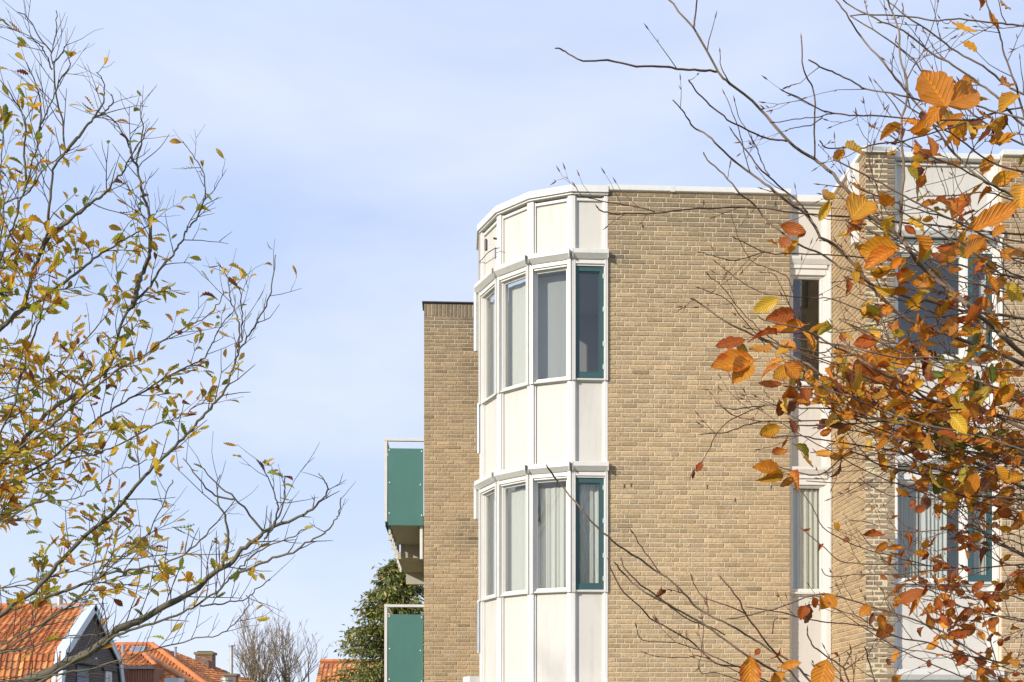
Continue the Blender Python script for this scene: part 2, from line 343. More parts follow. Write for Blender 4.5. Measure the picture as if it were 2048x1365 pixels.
# copings
def coping(fr, a0, a1, z1, h=.075, proj=.035, back=-.33, mi=0):
    mb = MB(); prism(mb, fr, [(back, z1 - h), (proj - .03, z1 - h), (proj - .006, z1 - h + .006), (proj, z1 - h + .012), (proj, z1 - .006), (proj - .006, z1), (back, z1)], a0, a1)
    return mb
def gap(fr, a0, a1, z, w=.012): # dark shadow joint under a coping
    mb = MB(); fbox(mb, fr, a0, a1, -.2, .004, z - w, z + .001); return mb
cp = build('coping', coping(F0, -.004, sBR + .004, ZTOP), M['white'], bld)
for a in (.82, 1.66):
    mb = MB(); fbox(mb, F0, a, a + .05, -.2, .0372, ZTOP - .077, ZTOP + .002); build('joint_cover', mb, M['box'], cp)
build('coping', coping(FR, .145, lenR + .035, ZTOP, proj=.035), M['white'], bld)
build('coping', coping(FW, .005, wP + .01, ZTOP - .002), M['white'], bld)
build('coping', coping(FW, wP + .012, wQ - .01, ZTOP - .03, proj=-.03), M['white'], bld)
build('coping', coping(FW, wQ, wE, ZTOP - .002), M['white'], bld)
build('coping', coping(F0, sBR + .006, sRET - .04, ZTOP - .035, proj=-.05, h=.10), M['white'], bld)
build('coping', coping(FL, -.03, 2.3, 8.722, h=.03, proj=.03), M['dark'], bld)

# ---- window bay ----
def facets():
    out = []; p = Vector(F0.P(0, 0, 0)[:2]); ang = TH
    for w, a in ((.475, 0), (.57, 22.5), (.57, 45), (.60, 67.5), (.6, 90)):
        an = TH - R(a); e = Vector((math.cos(an), math.sin(an))) # e points right, turning away to the left
        q = p - e * w; out.append((Fr(q.x, q.y, an), w)); p = q
    return out
FAC = facets()
BW, BPn = M['white'], M['panel']
def shutter_box(fr, a0, a1, zb, proj=.095, h=.11):
    mb = MB(); prism(mb, fr, [(0, zb - h), (proj * .45, zb - h), (proj, zb - h * .52), (proj, zb - .006), (proj - .006, zb), (0, zb)], a0, a1)
    fbox(mb, fr, a0 + .002, a1 - .002, .004, proj * .4, zb - h - .004, zb - h - .0005)
    fbox(mb, fr, a0, a0 + .004, .0, proj + .004, zb - h - .002, zb + .003); fbox(mb, fr, a1 - .004, a1, 0, proj + .004, zb - h - .002, zb + .003)
    return mb
def sash(fr, a0, a1, z0, z1, d, w, mname, glass=True, bead=True):
    """a framed light: returns (frame mb, pane mb)"""
    mb = MB(); t = .05
    fbox(mb, fr, a0, a0 + w, d - t, d, z0, z1); fbox(mb, fr, a1 - w, a1, d - t, d, z0, z1)
    fbox(mb, fr, a0 + w, a1 - w, d - t, d, z0, z0 + w * 1.15); fbox(mb, fr, a0 + w, a1 - w, d - t, d, z1 - w, z1)
    if bead:
        b = .012; x0, x1, y0, y1 = a0 + w, a1 - w, z0 + w * 1.15, z1 - w
        fbox(mb, fr, x0, x0 + b, d - t, d - .014, y0, y1); fbox(mb, fr, x1 - b, x1, d - t, d - .014, y0, y1)
        fbox(mb, fr, x0 + b, x1 - b, d - t, d - .012, y0, y0 + b); fbox(mb, fr, x0 + b, x1 - b, d - t, d - .014, y1 - b, y1)
    pn = MB(); fbox(pn, fr, a0 + w, a1 - w, d - .034, d - .026, z0 + w, z1 - w * .9)
    return mb, pn
def window(fr, a0, a1, z0, z1, d, w, m, parent):
    f, p = sash(fr, a0, a1, z0, z1, d, w, None)
    o = build('window', f, M[m], parent); build('pane', p, M['glass'], o); return o
SILL = 1.645
for i, (fr, w) in enumerate(FAC):
    pw = .052                                # width of the corner posts on each facet
    # posts the full height (two per facet, meeting at the corner)
    mb = MB()
    vpost(mb, fr, 0.0, pw, -.12, .004, .3, 8.62); vpost(mb, fr, w - pw, w, -.12, .004, .3, 8.62)
    fbox(mb, fr, pw, pw + .018, -.12, -.022, .3, 8.62); fbox(mb, fr, w - pw - .018, w - pw, -.12, -.022, .3, 8.62)
    build('corner_post', mb, BW, bld)
    # parapet coping piece: mitred against its neighbours
    mb = MB(); pr = .05; hh = .085; zt = ZTOP - .022
    tl = math.tan(R(11.25)); l0 = -pr * tl if i < 4 else 0; l1 = w + pr * tl if i > 0 else w
    bl0 = .2 * tl; bl1 = w - (.2 * tl if i > 0 else 0)
    plan = [(l0, pr), (bl0, -.2), (bl1, -.2), (l1, pr)]
    vprism(mb, fr, plan, zt - hh, zt); plan2 = [(l0 * .5, pr * .5), (bl0, -.18), (bl1, -.18), (l1 - (l1 - w) * .5, pr * .5)]
    vprism(mb, fr, plan2, zt - hh - .022, zt - hh - .0005)
    build('coping', mb, BW, bld)
    for s, zb in enumerate(ZB):
                # solid panel above this shutter box, up to the next window sill / coping
        z0 = zb - .02; z1 = (ZB[s + 1] - SILL - .005) if s < 2 else 8.60
        mb = MB(); fbox(mb, fr, pw + .018, w - pw - .018, -.11, -.046, z0 + .02, z1)
        p = build('wall_panel', mb, BPn, bld)
        mb = MB(); fbox(mb, fr, pw + .016, w - pw - .016, -.10, -.018, z1 - .032, z1)
        build('rail', mb, BW, p)
        if i == 4: continue
        bo = build('shutter_box', shutter_box(fr, .004 if i else .006, w - .004, zb), M['box'], bld)
        # lintel strip under the box
        mb = MB(); fbox(mb, fr, pw - .012, w - pw + .012, -.05, .028, zb - .168, zb - .122); fbox(mb, fr, pw, w - pw, -.09, .008, zb - .19, zb - .169)
        build('lintel', mb, BW, bld)
        # shutter guides
        mb = MB(); zs0 = zb - SILL - .035
        for a in (.006, w - .046):
            fbox(mb, fr, a, a + .018, .005, .034, zs0, zb - .113); fbox(mb, fr, a + .022, a + .040, .005, .034, zs0, zb - .113); fbox(mb, fr, a + .002, a + .036, .005, .018, zs0 + .01, zb - .12)
        build('shutter_guide', mb, M['box'], bld)
        # sill
        mb = MB(); prism(mb, fr, [(-.12, zb - SILL - .028), (.012, zb - SILL - .028), (.016, zb - SILL - .012), (-.02, zb - SILL + .004), (-.12, zb - SILL + .004)], pw - .004, w - pw + .004)
        build('window_sill', mb, BW, bld)
        if i == 4: continue
        if i == 0:
            window(fr, pw - .02, w - pw + .01, zb - SILL + .006, zb - .192, -.012, .062, 'green', bld)
        else:
            window(fr, pw + .004, w - pw - .004, zb - SILL + .006, zb - .185, -.030, .017, 'white', bld)
# hinges on the green sashes
fr, w = FAC[0]
mb = MB()
for zb in ZB[1:]:
    for k in (.32, .75, 1.2, 1.5): tube(mb, [fr.P(w - .062, .004, zb - k - .03), fr.P(w - .062, .004, zb - k + .03)], .006, 6)
build('hinge', mb, BW, bld)
# awning arms hanging beside the far end of the bay
fr, w = FAC[3]
for zb, ln in ((7.90, .92), (5.15, .52)):
    mb = MB(); vpost(mb, fr, -.055, -.010, .03, .085, zb - ln, zb - .02, .01); build('awning_arm', mb, M['box'], bld)
for z0, z1 in ((5.55, 6.25), (2.75, 3.5)):
    mb = MB(); vpost(mb, fr, -.03, -.004, .0, .04, z0, z1, .008); fbox(mb, fr, -.02, -.01, .045, .055, z0 + .05, z1 - .05); build('downpipe', mb, M['zinc'], bld)
mb = MB(); q = FAC[3][0]; fbox(mb, q, -.26, -.01, -.02, .16, 2.12, 2.43, bev=.012); build('awning_housing', mb, M['box'], bld)
# side return of the bay parapet (raw wood edge)
mb = MB(); fbox(mb, FAC[4][0], 0.1, .598, -.12, .022, 7.92, 8.64); build('parapet_edge', mb, M['soffit'], bld)
# sensor with its bracket and cable on the far facet
fr = FAC[3][0]; 
mb = MB(); zc = fr.Z(988, 497); sc = fr.S(984)
tube(mb, [fr.P(.0, .02, zc - .02), fr.P(sc, .06, zc - .045), fr.P(sc + .24, .07, zc - .085), fr.P(sc + .30, .02, zc - .09)], .006, 6)
tube(mb, [fr.P(sc + .07, .12, zc - .05), fr.P(sc + .07, .12, zc + .085)], .022, 10)
tube(mb, [fr.P(sc + .07, .12, zc + .085), fr.P(sc + .07, .12, zc + .10)], [.022, .014], 10)
tube(mb, [fr.P(sc + .16, .0, zc + .09), fr.P(sc + .16, .05, zc + .09)], .014, 8)
build('outdoor_sensor', mb, M['dark'], bld)

# ---- narrow window strip between brick face and wing ----
D1 = -.10
a0, a1 = sBR, sRET - .002
def strip(fr, a0, a1, zbs, D, lj, rj, htop, green=None, boxh=.10, boxp=.06, winset=.23):
    mb = MB(); vpost(mb, fr, a0, a0 + lj, D - .12, D, .2, htop); vpost(mb, fr, a1 - rj, a1, D - .12, D, .2, htop)
    for k in range(2): fbox(mb, fr, a1 - rj - .02 * (k + 1), a1 - rj - .02 * k, D - .12, D - .016 * (k + 1), .2, htop)
    fbox(mb, fr, a0 + lj, a0 + lj + .016, D - .12, D - .02, .2, htop)
    build('corner_post', mb, BW, bld)
    for s, zb in enumerate(zbs):
        sill = ZB[s] - SILL; nxt = (ZB[s + 1] - SILL - .02) if s < 2 else htop - .02
        mb = MB(); fbox(mb, fr, a0 + lj + .016, a1 - rj - .04, D - .11, D - .045, zb - .05, nxt); p = build('wall_panel', mb, BPn, bld)
        mb = MB(); fbox(mb, fr, a0 + lj + .012, a1 - rj - .036, D - .1, D - .018, nxt - .03, nxt); build('rail', mb, BW, p)
        build('shutter_box', shutter_box(fr, a0 + .004, a1 - .004, zb, proj=boxp, h=boxh), M['box'], bld) if D > -.09 else None
        if D <= -.09:
            mb = MB(); prism(mb, fr, [(D, zb - boxh), (D + boxp * .5, zb - boxh), (D + boxp, zb - boxh * .4), (D + boxp, zb - .003), (D, zb)], a0 + .004, a1 - .004); build('shutter_box', mb, M['box'], bld)
        mb = MB(); x0 = a0 + .012; x1 = a1 - rj + .01
        fbox(mb, fr, x0, x1, D - .1, D + .026, zb - boxh - .05, zb - boxh - .004); fbox(mb, fr, x0 + .01, x1 - .01, D - .1, D + .004, zb - winset, zb - boxh - .051)
        build('lintel', mb, BW, bld)
        mb = MB(); prism(mb, fr, [(D - .12, sill - .03), (D + .014, sill - .03), (D + .018, sill - .012), (D - .02, sill + .004), (D - .12, sill + .004)], a0 + .006, a1 - rj + .02); build('window_sill', mb, BW, bld)
        zw0, zw1 = sill + .006, zb - winset
        if green is None:
            window(fr, a0 + lj + .005, a1 - rj - .03, zw0, zw1, D - .03, .024, 'white', bld)
        else:
            g0, g1 = green
            window(fr, a0 + lj + .005, g0 - .05, zw0, zw1, D - .03, .024, 'white', bld)
            mb = MB(); vpost(mb, fr, g0 - .05, g0, D - .1, D, zw0, zw1); fbox(mb, fr, g0 - .072, g0 - .05, D - .1, D - .018, zw0, zw1); build('mullion', mb, BW, bld)
            window(fr, g0 + .002, g1, zw0, zw1, D - .012, .062, 'green', bld)
        # guide on the left jamb
        mb = MB(); fbox(mb, fr, a0 + .006, a0 + .026, D + .001, D + .028, sill - .03, zb - boxh); fbox(mb, fr, a1 - .03, a1 - .006, D + .001, D + .028, sill - .03, zb - boxh); build('shutter_guide', mb, M['box'], bld)
strip(F0, a0, a1, [2.295, 5.15, 7.92], D1, .045, .075, 8.64)
ZBW = [2.42, 5.02, 7.80]
strip(FW, wP, wQ, ZBW, -.085, .05, .075, 8.66, green=(FW.S(1936, -.09), FW.S(1988, -.09)), boxh=.12, winset=.27)
for a, zlist in ((wP + .012, ((5.02, .95),)), (wQ - .016, ((7.80, 1.15),))):
    for zb, ln in zlist:
        mb = MB(); vpost(mb, FW, a - .014, a + .014, -.05, .03, zb - ln, zb - .01, .006); fbox(mb, FW, a - .008, a + .008, -.04, .02, zb - ln - .06, zb - ln - .001); build('awning_arm', mb, M['box'], bld)
# boxed downpipe on the return wall
mb = MB(); s = FR.S(1706, .06); vpost(mb, FR, s - .05, s + .05, .001, .07, FR.Z(1706, 490, .05), 8.66, .008)
fbox(mb, FR, s - .24, s - .06, .001, .05, 8.52, 8.66); fbox(mb, FR, s - .2, s - .17, .001, .045, 8.38, 8.52); build('overflow_duct', mb, M['white'], bld)

# ---- balconies on the left side ----
def balcony(zf, idx):
    """zf: top of the end rail"""
    fr = Fr(*FL.P(0, -.10, 0)[:2], TH); BWD = .66
    t = thing('balcony', fr.P(-.3, -1, zf - 1.4), 'upper green balcony with white rail, its underside showing' if idx == 0 else 'lower green balcony with white rail at the bottom edge in front of the conifer', 'balcony', 'green balconies')
    A0, A1 = -BWD, -.012; white = M['box']
    mb = MB(); fbox(mb, fr, A0, A1 + .01, -.05, .0, zf - .045, zf, bev=.004); build('top_rail', mb, white, t)
    mb = MB(); fbox(mb, fr, A0, A0 + .05, -4.2, -.052, zf - .045, zf - .001); build('top_rail', mb, white, t)
    for k, dd in enumerate((0, -.9, -1.8, -2.7, -3.6)):
        mb = MB(); fbox(mb, fr, A0 + .002, A0 + .048, dd - .05, dd - .003, zf - 1.38 - (.0 if k == 0 else .16), zf - .047); 
        if k == 0:
            build('post', mb, white, t); continue
        build('post', mb, white, t)
    pz1, pz0 = zf - .165, zf - 1.44
    mb = MB(); fbox(mb, fr, A0 + .062, A1 - .004, -.022, -.010, pz0, pz1, bev=.002); pn = build('panel', mb, M['balgreen'], t)
    for (sa, sz) in ((A0 + .085, pz1 - .03), (A1 - .03, pz1 - .045), (A0 + .088, (pz0 + pz1) / 2 + .07), (A1 - .05, (pz0 + pz1) / 2 + .04), (A0 + .085, pz0 + .2), (A1 - .03, pz0 + .17)):
        mb = MB(); tube(mb, [fr.P(sa, -.0105, sz), fr.P(sa, -.002, sz)], [.013, .010], 10); build('screw_cap', mb, M['screw'], pn)
    for k in range(4):
        d1, d0 = -.06 - .9 * k, -.06 - .9 * k - .84
        mb = MB(); fbox(mb, fr, A0 + .012, A0 + .024, d0, d1, pz0, pz1); build('panel', mb, M['balgreen'], t)
    # floor slabs with downstand beams
    mb = MB(); zsf = pz0 + .02
    fbox(mb, fr, A0 + .10, .3, -2.1, -.03, zsf, zsf + .14); build('floor_slab', mb, M['soffit'], t)
    mb = MB(); fbox(mb, fr, A0 + .16, .3, -2.28, -2.102, zsf - .24, zsf + .14); build('beam', mb, M['soffit'], t)
    mb = MB(); fbox(mb, fr, A0 + .10, .3, -4.1, -2.282, zsf - .235, zsf - .1); build('floor_slab', mb, M['soffit'], t)
    mb = MB(); fbox(mb, fr, A0 + .16, .3, -4.28, -4.102, zsf - .47, zsf - .1); build('beam', mb, M['soffit'], t)
    mb = MB(); prism(mb, fr, [(-4.2, zsf - .03), (-.03, zsf + .05), (-.03, zsf + .13), (-4.2, zsf + .09)], A0 + .03, A0 + .045); build('edge_trim', mb, M['dark'], t)
    for k in range(9):
        d = -.28 - .42 * k; zz = zsf + .01 - .05 * k * .42
        mb = MB(); fbox(mb, fr, A0 + .055, A0 + .088, d - .05, d, zz - .13, zz - .01); fbox(mb, fr, A0 + .046, A0 + .09, d - .04, d - .01, zz - .009, zz + .05); build('bracket', mb, white, t)
    mb = MB(); vpost(mb, fr, -.075, -.02, -.2, -.09, zsf - .56, zsf - .002, .012); build('drain_duct', mb, white, t)
balcony(FL.Z(810, 877, -.1), 0)
balcony(FL.Z(810, 877, -.1) - 2.75, 1)

# ---- curtains ----
def curtain(fr, a0, a1, z0, z1, d, folds, amp, m, label, seed=1, group='curtains behind the windows'):
    rg = random.Random(seed); n = 90; mb = MB(); xs = [a0 + (a1 - a0) * i / n for i in range(n + 1)]
    ph = rg.uniform(0, 6); offs = [d + amp * math.sin(ph + folds * 2 * math.pi * i / n + 1.3 * math.sin(3.1 * i / n * 2 + ph)) + amp * .35 * math.sin(ph * 2 + folds * 4.7 * math.pi * i / n) for i in range(n + 1)]
    vs = []; 
    for z, k in ((z0, 1.0), ((z0 + z1) / 2, .85), (z1, .5)):
        for s_ in (0, .004):
            vs += [fr.P(x, d + (o - d) * k - s_, z) for x, o in zip(xs, offs)]
    q = n + 1; fs = []
    for r_ in range(2):
        for s_ in range(2):
            for i in range(n):
                b0 = (r_ * 2 + s_) * q + i; b1 = ((r_ + 1) * 2 + s_) * q + i; fs.append((b0, b0 + 1, b1 + 1, b1))
    mb.add(vs, fs)
    base = fr.P((a0 + a1) / 2, d, z0); o = build('curtain', mb, M[m], base=base, smooth=True); tag(o, label, 'curtain', group)
z0, z1 = ZB[1] - SILL + .03, ZB[1] - .2
curtain(FAC[0][0], .05, .44, z0, z1 - .03, -.16, 4, .02, 'sheer', 'white net curtain behind the lower green sash of the bay', 1)
curtain(FAC[1][0], .08, .5, z0, z1 - .07, -.17, 4.5, .022, 'sheer', 'white pleated net curtain in the lower bay window left of the green sash', 2)
curtain(FAC[2][0], .08, .50, z0, z1 - .03, -.16, 2.5, .012, 'sheer', 'smooth pale curtain in the third lower bay window from the brick face', 3)
curtain(FAC[3][0], .08, .28, z0, z1 - .03, -.17, 3, .015, 'sheer', 'pale curtain in the narrow leftmost lower bay window', 4)
z0, z1 = ZB[2] - SILL + .03, ZB[2] - .2
curtain(FAC[1][0], .02, .56, z0, z1, -.22, 1.0, .004, 'screen', 'flat pale grey screen in the upper bay window left of the green sash', 5)
curtain(FAC[2][0], .02, .50, z0, z1, -.18, 2.0, .008, 'sheer', 'smooth pale curtain in the third upper bay window from the brick face', 6)
curtain(FAC[3][0], .05, .3, z0, z1, -.17, 3, .012, 'sheer', 'pale curtain in the narrow leftmost upper bay window', 16)
z0, z1 = ZB[1] - SILL + .02, ZB[1] - .27
curtain(F0, a0 + .10, a1 - .12, z0, z1, D1 - .11, 4.2, .022, 'sheer', 'pleated cream curtain in the lower narrow window beside the wing', 7)
curtain(FW, wP + .09, wP + .40, z0, z1 - .05, -.30, 6, .03, 'drape', 'dim pleated curtain at the left of the lower wide wing window', 8)
curtain(FW, wP + .42, wP + .76, z0, z1 - .05, -.26, 6, .03, 'sheer', 'bright pleated curtain at the middle of the lower wide wing window', 9)
curtain(FW, FW.S(1940, -.2), FW.S(1985, -.2), z0, z1 - .05, -.24, 4, .02, 'drape', 'pleated curtain behind the lower green sash of the wing', 10)
z0, z1 = ZB[2] - SILL + .02, ZB[2] - .3
curtain(FW, FW.S(1962, -.2), FW.S(1985, -.2), z0, z0 + 1.0, -.24, 2, .02, 'sheer', 'short white curtain behind the upper green sash of the wing', 11)

# ------------------------------------------------------------------ houses beyond
def P3(px, py, Y): return Vector(((px - CX) / F * Y, Y, EYE + (HZ - py) / F * Y))
def pantiles(mb, o, ax, up, rows, cols, rowrange, tw, tl, seed, base=((.60, .215, .07), (.53, .18, .06), (.66, .28, .10), (.45, .14, .05), (.58, .26, .10), (.38, .15, .07)), mi=0, amp=.034):
    """o corner at the eave, ax unit vector along the eave, up unit vector up the slope; every tile is curved and laps the one below"""
    rg = random.Random(seed); nrm = ax.cross(up).normalized()
    if nrm.z < 0: nrm = -nrm
    K = 6; prof = [(a_, amp * b_) for a_, b_ in ((0, 0), (.12, -.5), (.35, -.75), (.6, -.35), (.78, .9), (.93, 1.15), (1.0, 0))]
    for r in range(rows):
        lo, hi = rowrange(r)
        for c in range(cols):
            x = c * tw
            if x < lo - tw * .3 or x + tw > hi + tw * .3: continue
            b = rg.choice(base); k = rg.gauss(1, .10); col = tuple(q * k for q in b)
            vs = []
            for t_, lift in ((0, .055), (0, .008), (1, .002)):
                for (fx, h) in prof: vs.append(o + ax * (x + fx * tw) + up * ((r + t_) * tl - (.02 if t_ == 0 else -.02)) + nrm * (h + lift + rg.uniform(0, .003)))
            q = K + 1; fs = [(i, i + 1, 2 * q + i + 1, 2 * q + i) for i in range(K)] + [(i, q + i, q + i + 1, i + 1) for i in range(K)]
            mb.add(vs, fs, mi, col)
def ridge(mb, p, q, r=.11, step=.33, col=(.60, .2, .07), mi=0):
    d = (q - p); n = max(1, int(d.length / step)); rg = random.Random(3)
    for i in range(n):
        k = rg.gauss(1, .1); tube(mb, [p + d * (i / n), p + d * ((i + 1.06) / n)], [r * 1.06, r * .94], 10, mi, tuple(c * k for c in col))

# gable house at the far left: ridge runs across the view, gable faces right
Yg = 44.0; Xg = (126 - CX) / F * Yg
hA = thing('gable_house', (Xg - 3, Yg + 3, 0), 'orange pantiled mansard house with dark brown brick gable and white verge boards', 'house')
zk = EYE + (HZ - 1307) / F * Yg                     # kink of the mansard
Yf = Yg * 1.145; Ym = (Yg + Yf) / 2; zr = EYE + (HZ - 1213) / F * Ym
LX = 9.0
slope = Vector((0, Ym - Yg, zr - zk)); sl_len = slope.length; upv = slope.normalized(); axx = Vector((1, 0, 0))
tw = .235; tl = .335; cols = int(LX / tw)
mb = MB(); o = Vector((Xg - LX, Yg, zk)); pantiles(mb, o, axx, upv, int(sl_len / tl) + 1, cols, lambda r: (0, LX), tw, tl, 1)
# steep lower slope
ze = 2.4; Ye = Yg - .75; lo = Vector((0, Yg - Ye, zk - ze)); upl = lo.normalized()
pantiles(mb, Vector((Xg - LX, Ye, ze)), axx, upl, int(lo.length / tl) + 1, cols, lambda r: (0, LX), tw, tl * 1.0, 2)
mb.add([(Xg - LX, Yg, zk - .02), (Xg, Yg, zk - .02), (Xg, Ym, zr - .02), (Xg - LX, Ym, zr - .02), (Xg - LX, Ye, ze), (Xg, Ye, ze), (Xg - LX, Yf, zk), (Xg, Yf, zk), (Xg - LX, Yf + .75, ze), (Xg, Yf + .75, ze)], [(0, 1, 2, 3), (4, 5, 1, 0), (3, 2, 7, 6), (6, 7, 9, 8)], 0, (.3, .1, .04))
ridge(mb, Vector((Xg - LX, Ym, zr + .02)), Vector((Xg, Ym, zr + .02)))
rf = build('roof', mb, M['tile'], hA)
FG = Fr(Xg - .06, Ye + .1, R(90))                       # gable plane: s runs away from the viewer
mb = MB(); outl = [(Ye + .05, 0), (Yf + .7, 0), (Yf + .7, ze), (Yf - .02, zk - .05), (Ym, zr - .1), (Yg + .02, zk - .05), (Ye + .05, ze)]
n = len(outl); mb.add([(Xg - .06, y, z) for y, z in outl] + [(Xg - .3, y, z) for y, z in outl], [tuple(range(n)), tuple(range(2 * n - 1, n - 1, -1))] + [(i, i + n, (i + 1) % n + n, (i + 1) % n) for i in range(n)], 1, (.3, .27, .25))
def inside(y, z):
    if z < ze: return Ye + .05 < y < Yf + .7
    if z < zk: k = (z - ze) / (zk - ze); return Ye + .05 + (Yg - Ye) * k < y < Yf + .7 - .72 * k
    k = (z - zk) / (zr - zk); return Yg + (Ym - Yg) * k < y < Yf - (Yf - Ym) * k
rg = random.Random(8); z = 2.0; r = 0
while z < zr:
    y = Ye + (.11 if r % 2 else 0)
    while y < Yf + 1:
        if inside(y, z + .03) and inside(y + .2, z + .03):
            c = rg.gauss(1, .18); mb.add([(Xg - .05, y, z), (Xg - .05, y + .2, z), (Xg - .05, y + .2, z + .052), (Xg - .05, y, z + .052)], [(0, 1, 2, 3)], 0, (.105 * c, .078 * c, .072 * c))
        y += .22
    z += .075; r += 1
build('gable_wall', mb, [M['darkbrick'], M['mortar']], hA)
def board(mb, p, q, w, t=.05, off=(0, 0, 0)):
    p, q = Vector(p) + Vector(off), Vector(q) + Vector(off); d = (q - p).normalized(); n = Vector((0, -d.z, d.y))
    if n.z < 0: n = -n
    vs = [p, q, q - n * w, p - n * w]; mb.add([tuple(v + Vector((t / 2, 0, 0))) for v in vs] + [tuple(v - Vector((t / 2, 0, 0))) for v in vs], [(0, 1, 2, 3), (7, 6, 5, 4), (0, 4, 5, 1), (1, 5, 6, 2), (2, 6, 7, 3), (3, 7, 4, 0)])
for seg in (((Xg, Ye, ze), (Xg, Yg, zk)), ((Xg, Yg, zk), (Xg, Ym, zr)), ((Xg, Yf, zk), (Xg, Ym, zr)), ((Xg, Yf + .75, ze), (Xg, Yf, zk))):
    mb = MB(); board(mb, seg[0], seg[1], .30, .06, (.08, 0, .10)); board(mb, seg[0], seg[1], .05, .42, (-.09, 0, .125)); build('verge_board', mb, M['greywhite'], hA)
# window and shutter in the gable
def gy(px): return (Xg) / ((px - CX) / F)
mb = MB(); y0, y1 = gy(212), gy(224); z0, z1 = 1.8, EYE + (HZ - 1343) / F * gy(216)
wbox(mb, Xg - .07, Xg + .0, y0, y1, z0, z1); w1 = build('window', mb, M['white'], hA)
mb = MB(); wbox(mb, Xg - .02, Xg + .008, y0 + .22, y1 - .2, z0, z1 - .15); build('pane', mb, M['glass'], w1)
mb = MB(); wbox(mb, Xg - .04, Xg + .05, y0 - .35, y1 + .5, z1 + .02, z1 + .14); build('lintel', mb, M['dark'], hA)
mb = MB(); y0, y1 = gy(155), gy(178); zt2 = EYE + (HZ - 1331) / F * gy(160)
for k in range(26): mb.add([(Xg - .04, y0, zt2 - k * .06), (Xg - .04, y1, zt2 - k * .06), (Xg + .0, y1, zt2 - k * .06 - .055), (Xg + .0, y0, zt2 - k * .06 - .055), (Xg - .05, y1, zt2 - k * .06 - .056), (Xg - .05, y0, zt2 - k * .06 - .056)], [(0, 1, 2, 3), (3, 2, 4, 5)])
build('shutter', mb, M['lead'], hA)
mb = MB(); wbox(mb, Xg - .05, Xg + .22, y0 - .15, y1 + .6, zt2 + .05, zt2 + .32); build('shutter_housing', mb, M['dark'], hA)
mb = MB(); tube(mb, [(Xg, gy(190), EYE + (HZ - 1318) / F * gy(190)), (Xg + .08, gy(190), EYE + (HZ - 1318) / F * gy(190))], .05, 8); build('wall_lamp', mb, M['screw'], hA)
# flues on the ridge
p = P3(120, 1213, Ym); mb = MB(); tube(mb, [(p.x, Ym, zr - .1), (p.x, Ym, zr + .42)], .12, 12); tube(mb, [(p.x, Ym, zr + .42), (p.x, Ym, zr + .46)], .135, 12); build('flue', mb, M['flue'], hA)
p = P3(170, 1213, Ym); mb = MB(); tube(mb, [(p.x, Ym, zr - .1), (p.x, Ym, zr + .16)], .09, 12); tube(mb, [(p.x, Ym, zr + .16), (p.x, Ym, zr + .2), (p.x, Ym, zr + .36), (p.x, Ym, zr + .42)], [.13, .15, .05, .06], 12); build('flue', mb, M['lead'], hA)
mb = MB(); q = P3(150, 1213, Ym); wbox(mb, p.x - 1.4, Xg - .1, Ym - .2, Ym - .1, zr - .12, zr + .03); build('ridge_flashing', mb, M['lead'], hA)

# hipped houses behind it
def roofplane(mb, A, B, C, D=None, seed=1, tw=.25, tl=.35, backc=(.3, .11, .05)):
    """A-B eave (A left), C (and D above A) ridge; triangle when D is None"""
    A, B, C = Vector(A), Vector(B), Vector(C); ax = (B - A).normalized(); top = D if D is not None else C; top = Vector(top)
    upv = (top - A) - ax * ((top - A).dot(ax)); h = upv.length; upv.normalize(); L = (B - A).length
    x0t = (top - A).dot(ax); x1t = (C - A).dot(ax); rows = int(h / tl)
    def rr(r): k = (r + .5) * tl / h; return (x0t * k, L + (x1t - L) * k)
    c = int(L / tw) + 1; xs = min(0, x0t); 
    pantiles(mb, A + ax * (int(xs / tw) * tw), ax, upv, rows, c + int(abs(xs) / tw) + int(max(0, x1t - L) / tw) + 1, lambda r: (rr(r)[0] - int(xs / tw) * tw, rr(r)[1] - int(xs / tw) * tw), tw, tl, seed)
    pts = [A, B, C] + ([Vector(D)] if D is not None else []); n = ax.cross(upv); n = n if n.z > 0 else -n
    mb.add([tuple(p_ - n * .03) for p_ in pts], [tuple(range(len(pts)))], 0, backc)
hB = thing('hipped_house', (-24, 66, 0), 'orange hipped roof with a skylight and brick chimney, behind the dark brick gable', 'house')
Yb = 62.0; ze = 2.9
RL, RR = P3(238, 1289, Yb + 5), P3(304, 1289, Yb + 5); RL.z = RR.z = EYE + (HZ - 1289) / F * (Yb + 5)
EL = Vector((RL.x - 4, Yb - 1, ze)); ER = P3(462, 1375, Yb - 1); ER.z = ze; RLL = Vector((RL.x - 4, RL.y, RL.z))
mb = MB(); roofplane(mb, EL, ER, RR, RLL, 5)
BR = Vector((ER.x + 3.2, Yb + 10, ze)); roofplane(mb, ER, BR, RR, None, 6)
ridge(mb, RLL, RR + Vector((.05, 0, 0)), .14); ridge(mb, RR, ER + Vector((0, 0, .06)), .16, .42)
build('roof', mb, M['tile'], hB)
mb = MB(); wbox(mb, EL.x, ER.x - .3, Yb - .4, Yb + 10, 0, ze); build('wall', mb, M['darkbrick'], hB)
def onroof(px, py, A, n):       # point where the view ray meets the plane through A with normal n
    d = P3(px, py, 1.0) - Vector((0, 0, EYE)); t_ = (A - Vector((0, 0, EYE))).dot(n) / d.dot(n); return Vector((0, 0, EYE)) + d * t_
nB = (ER - EL).cross(RLL - EL).normalized()
a = onroof(262, 1300, EL, nB); up_ = (RLL - EL).normalized()
mb = MB(); x0, x1 = onroof(261, 1303, EL, nB), onroof(289, 1303, EL, nB); hgt = .75
fwd = nB if nB.z > 0 else -nB
